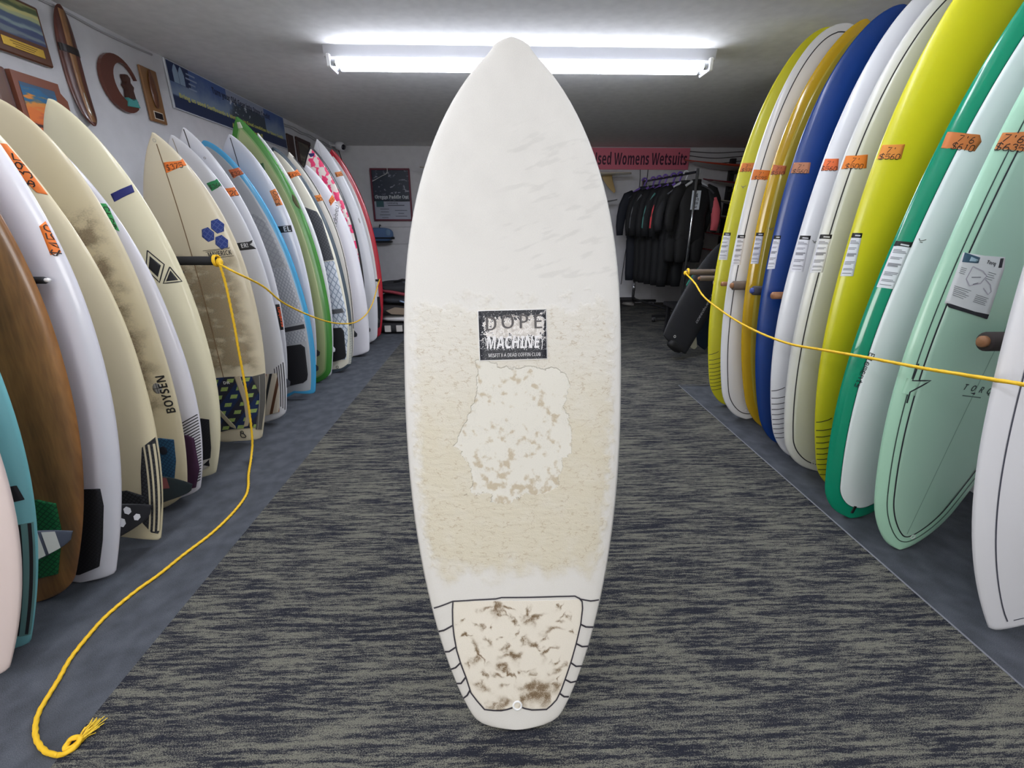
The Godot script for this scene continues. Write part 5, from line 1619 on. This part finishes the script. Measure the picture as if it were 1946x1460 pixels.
	inlay(h, "deck_skin", 0.022, mat(c8(226, 222, 204), 0.45), 0.0008, 0.03)
	patch(h, "front_pad", "1.315,-0.06 1.315,0.08 1.262,0.178 1.20,0.199 0.90,0.214 0.90,-0.20 1.25,-0.18", lattice_material("char_pad", c8(84, 86, 90), c8(58, 60, 64), Vector2(40, 40), 0.2), 0.004)
	patch(h, "quilted_pad", "0.893,-0.21 0.893,0.212 0.50,0.212 0.30,0.184 0.10,0.125 0.10,-0.12 0.30,-0.18", lattice_material("white_quilt", c8(206, 212, 220), c8(138, 150, 166), Vector2(24, 16), 0.35), 0.004)
	patch(h, "dark_bar", "0.52,-0.15 0.518,0.19 0.482,0.196 0.482,-0.15", mat(c8(84, 86, 90), 0.8), 0.0055)
	patch(h, "tail_pad", "0.368,-0.10 0.371,0.076 0.366,0.145 0.335,0.160 0.13,0.132 0.109,0.118 0.096,0.036 0.096,-0.09", pad, 0.008)
	l = []
	for i in 30:
		var s: float = 0.06 + i * 0.0105
		var w: float = h.hw(s / h.L)
		l.append([Vector2(s, w - 0.036), Vector2(s, w - 0.002)])
	stroke(h, "rail_band", l, 0.0065, mat(c8(216, 214, 200), 0.6), 0.0012)
	plug(h, 0.045, 0.038, c8(40, 40, 44), 0.012)
	tape(h, "1.548,0.045 1.562,0.120 1.522,0.136 1.506,0.060", ORANGE, "$425", 0.022, 8)
	h = make_board("L16", "ivory board edged by a thin black rail line with orange tape", c8(226, 220, 208), {"T": 0.052})
	stroke(h, "rail_line", [rail_pts(h, 0.30, 1.68, 0.003, 1.0, 60)], 0.011, dark, 0.0010)
	tape(h, "1.396,0.105 1.405,0.181 1.358,0.188 1.346,0.110", c8(232, 138, 62), "$300", 0.024, 4)
	fin(h, 0.33, 0.165, 0.115, 0.11, 18, mat(c8(40, 42, 46), 0.4), 0.7)
	fin(h, 0.17, 0.10, 0.10, 0.09, 14, mat(c8(36, 36, 40), 0.4), 0.7)
	h = make_board("L17", "white board with tilted orange tape and black script signature", c8(224, 222, 228))
	tape(h, "1.370,0.112 1.414,0.150 1.379,0.172 1.326,0.117", ORANGE, "$320", 0.017, 42)
	hand(h, "signature", "Mabbeul", 1.262, 0.140, 0.032, 72, dark, 0.0035)
	fin(h, 0.30, 0.18, 0.10, 0.10, 12, mat(c8(36, 38, 42), 0.4))
	h = make_board("L18", "pink and white checkered board with black rails and navy tape at nose", c8(30, 28, 32))
	inlay(h, "checkered_deck", 0.016, checker_material(), 0.0009, 0.60, 9.0, "pink checks", true)
	inlay(h, "lower_deck", 0.016, mat(c8(220, 222, 228), 0.4, 0.3), 0.0009, 0.02, 0.598)
	tape(h, "1.778,-0.032 1.778,0.024 1.756,0.015 1.748,-0.018", c8(46, 40, 104), "", 0.02, 0)
	hand(h, "nose_script", "ae", 1.16, 0.226, 0.03, 80, dark, 0.004)
	h = make_board("L19", "tall plain white board with orange tape, second from far end", c8(214, 214, 218))
	tape(h, "1.645,0.085 1.653,0.166 1.612,0.175 1.604,0.092", c8(226, 136, 70), "$400", 0.021, 4)
	stringer(h, mat(c8(180, 178, 176), 0.5), 0.2, 1.9, 0.003)
	patch(h, "repair_mark", "1.22,0.205 1.235,0.212 1.19,0.222 1.178,0.214", mat(c8(160, 158, 156), 0.6), 0.0012)
	fin(h, 0.30, 0.165, 0.10, 0.10, 14, mat(c8(46, 48, 52), 0.4), 0.7)
	h = make_board("L20", "white decked board with red rails at far end of left row", c8(176, 34, 50), {"rough": 0.24})
	inlay(h, "deck_panel", 0.042, mat(c8(222, 218, 216), 0.4, 0.3), 0.0008, 0.02)
	patch(h, "tail_pad", "0.453,-0.02 0.447,0.200 0.30,0.190 0.128,0.15 0.093,0.083 0.093,-0.03", pad, 0.005)

func _outlined(h: Hull, q: Array) -> void:
	var c := Vector2.ZERO
	var pts := []
	for p in q:
		pts.append(Vector2(p[0], p[1]))
		c += pts[-1]
	c /= q.size()
	part("diamond_logo", patch_mesh(h, PackedVector2Array(pts.map(func(p): return c + (p - c) * 0.66)), 0.0011), mat(c8(30, 30, 32), 0.5), h.node)
	stroke(h, "diamond_outline", [pts], 0.0045, mat(c8(36, 36, 38), 0.5), 0.0011, true)

# a point on a fin's outer face: f along its height, g along its chord
func _fin_pt(h: Hull, s: float, w: float, height: float, base: float, cant: float, f: float, g: float, side: float, rake: float) -> Vector3:
	var o: Vector3 = h.under(s, w)
	var out := Vector3(sin(deg_to_rad(cant)), 0, -cos(deg_to_rad(cant)))
	var sd := Vector3(cos(deg_to_rad(cant)), 0, sin(deg_to_rad(cant)))
	var lead: float = -rake * base * pow(f, 1.5) - base * 0.18 * f
	var chord: float = base * sqrt(maxf(0.0, 1.0 - pow(f, 2.2))) * (1.0 - 0.35 * f) + 0.001
	return o + out * (f * height - 0.006) + Vector3(0, lead - g * chord, 0) + sd * side * 0.0052

func _fin_band(h: Hull, parent: Node, s: float, w: float, height: float, base: float, cant: float, fr: Array, m: Material, g1 := 0.94) -> void:
	var st := new_st()
	var b := 0
	for side in [1.0, -1.0]:
		var rows := []
		for i in 7:
			var f: float = lerpf(fr[0], fr[1], i / 6.0)
			var r := PackedVector3Array()
			for k in [0.06, g1]:
				r.append(_fin_pt(h, s, w, height, base, cant, f, k, side, 0.45 if g1 > 0.9 else 0.7))
			rows.append(r)
		b = grid_into(st, b, rows, [])
	part("fin_band", done(st), m, parent)

func _fin_hexes(h: Hull, parent: Node, s: float, w: float, height: float, base: float, cant: float) -> void:
	var c := [[0.44, 0.25], [0.60, 0.60], [0.26, 0.60]]
	for q in c:
		var st := new_st()
		for side in [1.0, -1.0]:
			var pts := []
			for i in 6:
				var a: float = TAU * i / 6
				pts.append(_fin_pt(h, s, w, height, base, cant, q[0] + sin(a) * 0.085, q[1] + cos(a) * 0.155, side, 0.35))
			if side < 0:
				pts.reverse()
			face(st, pts)
		part("white_hexagon", done(st), mat(c8(232, 232, 236), 0.4), parent)

# ---------------------------------------------------------------- boards on the right
func right_boards() -> void:
	var T := 0.064
	# the longboards have rounded tails
	var yellow := c8(210, 204, 34)
	var white := c8(226, 227, 229)
	var line := mat(c8(34, 34, 42), 0.5)
	var TAPE := c8(222, 126, 58)
	var h := make_board("R1", "bright yellow longboard farthest on the right with curved tail lines", yellow, {"T": T, "er": 2.3})
	tape(h, "1.507,-0.276 1.513,-0.19 1.465,-0.19 1.459,-0.284", TAPE, "7'/$575", 0.017, 2)
	paper(h, "1.113,-0.287 1.115,-0.247 0.952,-0.232 0.948,-0.284")
	_smile(h, 1.379, -0.236)
	_tail_lines(h, 0.339, 0.100, line)
	h = make_board("R2", "white longboard with black pinline, second from far end of right row", white, {"T": T, "er": 2.3})
	stroke(h, "pinline", [inset(h, 0.036, 0.02)], 0.0050, line, 0.0012, true)
	tape(h, "1.450,-0.280 1.448,-0.190 1.402,-0.190 1.398,-0.280", TAPE, "7'/$595", 0.017, 0)
	paper(h, "1.106,-0.284 1.108,-0.246 0.941,-0.238 0.937,-0.282")
	plug(h, 0.060, -0.020, c8(216, 216, 218))
	h = make_board("R3", "glossy amber yellow longboard between the white and blue boards", c8(206, 166, 26), {"T": T, "er": 2.3, "rough": 0.15, "coat": 0.7})
	inlay(h, "deck_tint", 0.045, mat(c8(186, 164, 50), 0.2, 0.6), 0.0006, 0.04)
	tape(h, "1.465,-0.268 1.459,-0.205 1.419,-0.205 1.418,-0.272", c8(206, 112, 62), "7'/$510", 0.016, -3)
	paper(h, "1.129,-0.283 1.129,-0.247 0.966,-0.244 0.964,-0.282")
	_smile(h, 1.151, -0.215)
	h = make_board("R4", "solid royal blue longboard in the right row", c8(8, 54, 124), {"T": T, "er": 2.3})
	tape(h, "1.444,-0.276 1.446,-0.205 1.399,-0.200 1.398,-0.280", c8(184, 124, 92), "7'/$560", 0.017, 0)
	paper(h, "1.113,-0.284 1.113,-0.256 0.952,-0.250 0.948,-0.284")
	h = make_board("R5", "white longboard with dark curved tail lines beside the blue board", c8(224, 225, 228), {"T": T, "er": 2.3})
	tape(h, "1.434,-0.278 1.438,-0.222 1.392,-0.212 1.385,-0.278", c8(238, 116, 62), "7'/$560", 0.017, 2)
	paper(h, "1.106,-0.287 1.109,-0.240 0.945,-0.228 0.941,-0.281")
	_smile(h, 1.086, -0.215)
	_tail_lines(h, 0.345, 0.095, line)
	h = make_board("R6", "greyish white longboard with black pinline next to the second yellow board", c8(210, 210, 206), {"T": T, "er": 2.3})
	inlay(h, "deck_tint", 0.036, mat(c8(200, 202, 188), 0.32, 0.35), 0.0006, 0.03)
	stroke(h, "pinline", [inset(h, 0.036, 0.02)], 0.0050, line, 0.0012, true)
	tape(h, "1.430,-0.272 1.438,-0.195 1.387,-0.185 1.380,-0.275", c8(228, 130, 52), "7'/$500", 0.018, 2)
	paper(h, "1.118,-0.286 1.120,-0.240 0.959,-0.235 0.953,-0.284")
	plug(h, 0.047, -0.035, c8(206, 206, 204))
	h = make_board("R7", "bright yellow longboard with tail lines, nearer of two yellow boards", yellow, {"T": T, "er": 2.3})
	tape(h, "1.444,-0.275 1.449,-0.200 1.399,-0.198 1.396,-0.275", c8(226, 142, 58), "7'/$560", 0.018, 2)
	paper(h, "1.127,-0.283 1.128,-0.250 0.961,-0.238 0.957,-0.282")
	_tail_lines(h, 0.320, 0.070, line)
	h = make_board("R8", "white decked longboard with emerald green rails", c8(4, 138, 104), {"T": T, "er": 2.3, "rough": 0.14, "coat": 0.7})
	inlay(h, "deck_panel", 0.052, mat(c8(230, 235, 236), 0.4, 0.25), 0.0008, 0.03)
	stroke(h, "panel_edge", [inset(h, 0.052, 0.02)], 0.0022, mat(c8(20, 60, 50), 0.4), 0.0013, true)
	tape(h, "1.443,-0.272 1.448,-0.180 1.430,-0.165 1.399,-0.172 1.393,-0.270", c8(206, 118, 62), "7'6/$610", 0.019, 2)
	paper(h, "1.085,-0.282 1.090,-0.230 0.923,-0.226 0.919,-0.278")
	_smile(h, 1.101, -0.205)
	hand(h, "script_logo", "Elements", 0.612, -0.200, 0.019, -90, line, 0.0032)
	patch(h, "plug_cover", "0.058,-0.008 0.058,0.004 0.024,0.002 0.024,-0.010", mat(c8(24, 24, 26), 0.4), 0.002)
	h = make_board("R9", "mint green longboard with double dark pinlines and big paper card", c8(172, 216, 188), {"T": T, "er": 2.3, "rough": 0.28})
	stroke(h, "outer_pinline", [inset(h, 0.036, 0.02)], 0.0034, mat(c8(50, 66, 62), 0.5), 0.0012, true)
	var ins := Array(inset(h, 0.058, 0.03))
	stroke(h, "inner_pinline", [ins], 0.0046, line, 0.0012, true)
	inlay(h, "deck_panel", 0.058, mat(c8(166, 202, 180), 0.32, 0.3), 0.0006, 0.03)
	patch(h, "arrow_gap", "0.645,-0.236 0.645,-0.196 0.59,-0.192 0.59,-0.232", mat(c8(172, 216, 188), 0.28, 0.35), 0.0016)
	stroke(h, "arrow_line", [[Vector2(0.70, -0.2235), Vector2(0.640, -0.219), Vector2(0.652, -0.165), Vector2(0.600, -0.2115), Vector2(0.56, -0.206)]], 0.0046, line, 0.0022)
	stringer(h, mat(c8(126, 158, 140), 0.5), 0.07, 1.9, 0.0028)
	tape(h, "1.407,-0.285 1.419,-0.205 1.366,-0.195 1.363,-0.275", c8(206, 126, 66), "7'6/$635", 0.019, 2)
	var card := patch(h, "paper_card", "1.067,-0.237 1.060,-0.185 1.068,-0.17 1.074,-0.112 1.04,-0.098 0.881,-0.075 0.886,-0.10 0.906,-0.226", mat(c8(216, 218, 218), 0.6), 0.0022)
	patch(h, "card_picture", "1.067,-0.234 1.060,-0.186 1.042,-0.184 1.038,-0.230", mat(c8(52, 84, 104), 0.5), 0.003, "", false, card)
	patch(h, "card_wave", "1.058,-0.212 1.052,-0.188 1.046,-0.19 1.044,-0.212", mat(c8(150, 178, 190), 0.5), 0.0033, "", false, card)
	patch(h, "card_corner", "1.068,-0.125 1.070,-0.116 1.042,-0.108 1.040,-0.118", line, 0.003, "", false, card)
	text(h, "lettering", "Torq", 1.050, -0.146, 0.010, -4, line, 0.0032, true, card)
	patch(h, "card_foot", "0.908,-0.223 0.908,-0.212 0.894,-0.10 0.897,-0.078 0.881,-0.077 0.884,-0.10 0.896,-0.21", line, 0.003, "", false, card)
	var st: Array = []
	for k in 6:
		st.append([Vector2(0.964 - 0.0055 * k, -0.222 + 0.001 * k), Vector2(0.957 - 0.0055 * k, -0.168 - 0.006 * (k % 3))])
	for k in 5:
		st.append([Vector2(0.949 - 0.0055 * k, -0.148), Vector2(0.944 - 0.0055 * k, -0.104 - 0.004 * (k % 2))])
	for k in 4:
		st.append([Vector2(1.022 - 0.0055 * k, -0.226), Vector2(1.020 - 0.0055 * k, -0.209)])
		st.append([Vector2(1.022 - 0.0065 * k, -0.142), Vector2(1.020 - 0.0065 * k, -0.116 - 0.004 * (k % 2))])
	stroke(h, "small_print", st, 0.0016, mat(c8(110, 114, 118), 0.6), 0.003, false, card)
	stroke(h, "drawing", [P("1.030,-0.195 0.99,-0.198 0.972,-0.18 0.985,-0.15 1.01,-0.142 1.022,-0.16 1.030,-0.195"), P("1.0,-0.142 0.985,-0.118 0.966,-0.106 0.956,-0.112 0.972,-0.135")], 0.0030, mat(c8(170, 166, 176), 0.6), 0.003, false, card)
	stroke(h, "drawing", [P("0.998,-0.185 1.003,-0.158"), P("0.978,-0.172 0.985,-0.158")], 0.0022, mat(c8(100, 98, 108), 0.6), 0.0032, false, card)
	for k in 4:
		text(h, "lettering", "TORQ"[k], 0.651, -0.040 + 0.030 * k, 0.021, 0, mat(c8(44, 62, 58), 0.5), 0.0014, true, null, 0.25, 0.8)
	patch(h, "logo_arrow", "0.634,-0.014 0.638,0.004 0.630,0.003", line, 0.0012)
	stroke(h, "small_print", [[Vector2(0.621, -0.038), Vector2(0.624, 0.030)]], 0.004, mat(c8(92, 116, 106), 0.5), 0.0014)
	plug(h, 0.062, 0.028, c8(206, 218, 210), 0.010)
	h = make_board("R10", "white swallow tail board with thin dark pinline nearest on the right", c8(228, 228, 231), {"T": 0.062, "sw": 0.06})
	stroke(h, "pinline", [rail_pts(h, 0.05, 1.98, 0.050, -1.0, 60), rail_pts(h, 0.05, 1.98, 0.042, 1.0, 60), P("0.05,-0.095 0.052,-0.05 0.055,0 0.052,0.05 0.05,0.095")], 0.0036, mat(c8(70, 72, 84), 0.5), 0.0012)
	patch(h, "grey_logo", "0.79,-0.20 0.79,-0.06 0.75,-0.06 0.75,-0.205", mat(c8(190, 188, 196), 0.5), 0.001)

func _smile(h: Hull, s: float, w: float) -> void:
	stroke(h, "small_logo", [[Vector2(s + 0.005, w - 0.012), Vector2(s - 0.002, w - 0.006), Vector2(s + 0.001, w + 0.004), Vector2(s + 0.006, w + 0.012)], [Vector2(s - 0.006, w - 0.005), Vector2(s - 0.006, w + 0.005)]], 0.003, mat(c8(110, 112, 104), 0.5), 0.0012)

func _tail_lines(h: Hull, s0: float, s1: float, m: Material) -> void:
	var l := []
	for i in 10:
		var s: float = lerpf(s0, s1, pow(i / 9.0, 0.85))
		var w: float = h.hw(s / h.L)
		var n: float = 0.062 if i > 0 else 0.045
		l.append([Vector2(s, -w + 0.001), Vector2(s + 0.006, -w + n * 0.45), Vector2(s + 0.020, -w + n), Vector2(s + 0.030, -w + n * 1.25)])
	stroke(h, "tail_line", l, 0.0036, m)

# ---------------------------------------------------------------- pegs and ropes
func peg(parent: Node, tip: Vector3, from_x: float, r: float, m: Material, core: Material = null, label := "") -> void:
	var d: float = signf(from_x - tip.x)
	var p := part("peg", lathe([Vector2(0, 0), Vector2(r * 0.85, 0), Vector2(r, 0.004), Vector2(r, absf(from_x - tip.x) - 0.001), Vector2(0, absf(from_x - tip.x))], 18, Vector3(tip.x, tip.y, tip.z), Vector3(d, 0, 0)), m, parent, label)
	if core:
		part("peg_core", lathe([Vector2(0, -0.012), Vector2(r * 0.5, -0.012), Vector2(r * 0.6, -0.009), Vector2(r * 0.6, 0.002), Vector2(0, 0.002)], 16, Vector3(tip.x, tip.y, tip.z), Vector3(d, 0, 0)), core, p)

func racks_and_ropes() -> void:
	var wood := mat(c8(150, 104, 70), 0.55)
	var board := wood_material("rack_wood", c8(150, 120, 84), c8(196, 164, 120), 141, 0.6, 0.0)
	var black := mat(c8(26, 26, 29), 0.75)
	var foam := mat(c8(104, 90, 80), 0.8)
	var o := thing("peg_rack", "wooden wall rail with black pegs behind the left row of boards", "rack", Vector3.ZERO)
	part("rail", box(Vector3(0.03, 0.14, 4.6), 0.004, Vector3(-2.232, 1.02, -2.9)), board, o)
	part("rail", box(Vector3(0.03, 0.12, 4.6), 0.004, Vector3(-2.232, 0.66, -2.9)), board, o)
	peg(o, Vector3(-1.312, 1.018, -2.2), -2.225, 0.020, black)
	peg(o, Vector3(-1.47, 0.965, -2.19), -2.225, 0.011, black)
	peg(o, Vector3(-1.285, 1.025, -1.338), -2.225, 0.010, black, mat(c8(220, 218, 216), 0.4), "black peg with white end")
	peg(o, Vector3(-1.225, 0.64, -4.775), -2.225, 0.012, black)
	o = thing("peg_rack", "wooden wall rail with padded pegs behind the right row of boards", "rack", Vector3.ZERO)
	part("rail", box(Vector3(0.03, 0.14, 3.5), 0.004, Vector3(2.182, 0.845, -2.05)), board, o)
	peg(o, Vector3(1.385, 0.832, -2.78), 2.17, 0.014, wood, null, "bare wooden peg")
	peg(o, Vector3(1.362, 0.845, -2.597), 2.17, 0.026, foam, wood, "brown foam wrapped peg")
	peg(o, Vector3(1.385, 0.840, -2.42), 2.17, 0.025, mat(c8(66, 64, 70), 0.85), mat(c8(70, 84, 150), 0.6), "dark padded peg with blue core")
	peg(o, Vector3(1.382, 0.840, -2.235), 2.17, 0.018, wood, null, "bare wooden peg")
	peg(o, Vector3(1.50, 0.834, -1.30), 2.17, 0.030, mat(c8(54, 46, 44), 0.8), wood, "dark wrapped peg with wood core")
	peg(o, Vector3(1.41, 0.845, -3.40), 2.17, 0.021, foam, null, "grey brown padded peg")
	peg(o, Vector3(1.455, 0.815, -3.25), 2.17, 0.019, foam, wood, "grey brown padded peg")
	peg(o, Vector3(1.50, 0.80, -3.12), 2.17, 0.018, mat(c8(150, 138, 128), 0.8), null, "pale padded peg")
	peg(o, Vector3(1.24, 0.86, -0.62), 2.17, 0.021, foam, null, "grey brown padded peg")
	# ropes
	var yellow := mat(c8(240, 192, 34), 0.6)
	o = thing("rope", "yellow rope tied to the left black peg, one end trailing across floor", "rope", Vector3.ZERO)
	var kn := part("knot", pillow(Vector3(0.026, 0.036, 0.034), 0.9, 0.9), yellow, o)
	kn.position = Vector3(-1.295, 1.012, -2.195)
	part("loop", tube(_ring(Vector3(-1.31, 1.018, -2.2), 0.0235), 0.0045, 9, 300.0), yellow, o)
	var across := smooth([Vector3(-1.29, 1.005, -2.18), Vector3(-1.215, 0.97, -2.16), Vector3(-1.20, 0.88, -2.36), Vector3(-1.20, 0.76, -2.56), Vector3(-1.20, 0.60, -2.96), Vector3(-1.20, 0.49, -3.32), Vector3(-1.195, 0.415, -3.71), Vector3(-1.195, 0.415, -4.05), Vector3(-1.198, 0.48, -4.33), Vector3(-1.20, 0.60, -4.56), Vector3(-1.215, 0.655, -4.74)], 0.02)
	part("cord", tube(across, 0.0048, 9, 300.0), yellow, o)
	var down := smooth([Vector3(-1.285, 1.01, -2.175), Vector3(-1.282, 0.90, -2.185), Vector3(-1.285, 0.71, -2.19), Vector3(-1.292, 0.60, -2.195), Vector3(-1.30, 0.32, -2.195), Vector3(-1.312, 0.11, -2.185), Vector3(-1.305, 0.025, -2.13), Vector3(-1.25, 0.006, -1.99), Vector3(-1.19, 0.006, -1.87), Vector3(-1.16, 0.006, -1.78), Vector3(-1.15, 0.006, -1.66), Vector3(-1.16, 0.006, -1.53), Vector3(-1.19, 0.006, -1.41), Vector3(-1.21, 0.006, -1.31), Vector3(-1.235, 0.006, -1.23), Vector3(-1.25, 0.006, -1.13), Vector3(-1.243, 0.006, -1.05), Vector3(-1.23, 0.006, -0.98), Vector3(-1.207, 0.006, -0.92), Vector3(-1.18, 0.006, -0.84), Vector3(-1.155, 0.006, -0.80), Vector3(-1.12, 0.006, -0.765), Vector3(-1.075, 0.006, -0.738), Vector3(-1.035, 0.008, -0.727)], 0.012)
	part("cord", tube(down, 0.0055, 9, 260.0), yellow, o)
	var kn2 := smooth([Vector3(-1.035, 0.008, -0.727), Vector3(-1.015, 0.012, -0.730), Vector3(-1.003, 0.016, -0.745), Vector3(-1.010, 0.020, -0.758), Vector3(-1.026, 0.020, -0.752), Vector3(-1.027, 0.012, -0.738), Vector3(-1.012, 0.012, -0.744), Vector3(-1.004, 0.014, -0.757)], 0.004)
	part("end_knot", tube(kn2, 0.0056, 9, 260.0), yellow, o)
	var rng := RandomNumberGenerator.new()
	rng.seed = 7
	var st := new_st()
	var b := 0
	for i in 46:
		var a := Vector3(-1.006 + rng.randf_range(-0.004, 0.004), 0.012 + rng.randf_range(-0.004, 0.006), -0.752)
		var e := a + Vector3(rng.randf_range(-0.008, 0.024), rng.randf_range(-0.006, 0.014), rng.randf_range(-0.055, -0.022))
		e.y = maxf(e.y, 0.009)
		b = tube_into(st, b, smooth([a, a.lerp(e, 0.5) + Vector3(rng.randf_range(-0.004, 0.004), rng.randf_range(0, 0.004), 0), e], 0.01), 0.0011, 5)
	part("frayed_end", done(st), mat(c8(244, 206, 60), 0.7), o)
	o = thing("rope", "yellow rope strung in front of the right row of boards", "rope", Vector3.ZERO)
	kn = part("knot", pillow(Vector3(0.026, 0.032, 0.034), 0.9, 0.9), yellow, o)
	kn.position = Vector3(1.402, 0.84, -3.385)
	part("loop", tube(_ring(Vector3(1.425, 0.845, -3.40), 0.0235), 0.0045, 9, 300.0), yellow, o)
	var r := smooth([Vector3(1.40, 0.836, -3.37), Vector3(1.34, 0.805, -3.06), Vector3(1.30, 0.745, -2.79), Vector3(1.30, 0.69, -2.44), Vector3(1.30, 0.67, -2.16), Vector3(1.30, 0.674, -1.91), Vector3(1.30, 0.70, -1.71), Vector3(1.30, 0.73, -1.50), Vector3(1.292, 0.762, -1.26), Vector3(1.272, 0.79, -1.10), Vector3(1.250, 0.815, -0.96), Vector3(1.245, 0.85, -0.75), Vector3(1.25, 0.865, -0.65)], 0.02)
	part("cord", tube(r, 0.0052, 9, 280.0), yellow, o)
	part("loop", tube(_ring(Vector3(1.265, 0.86, -0.62), 0.0235), 0.0045, 9, 300.0), yellow, o)

func _ring(c: Vector3, r: float) -> Array:
	var o := []
	for i in 33:
		var a: float = TAU * i / 16.0
		o.append(c + Vector3(-0.006 + 0.012 * i / 32.0, cos(a) * r, sin(a) * r))
	return o
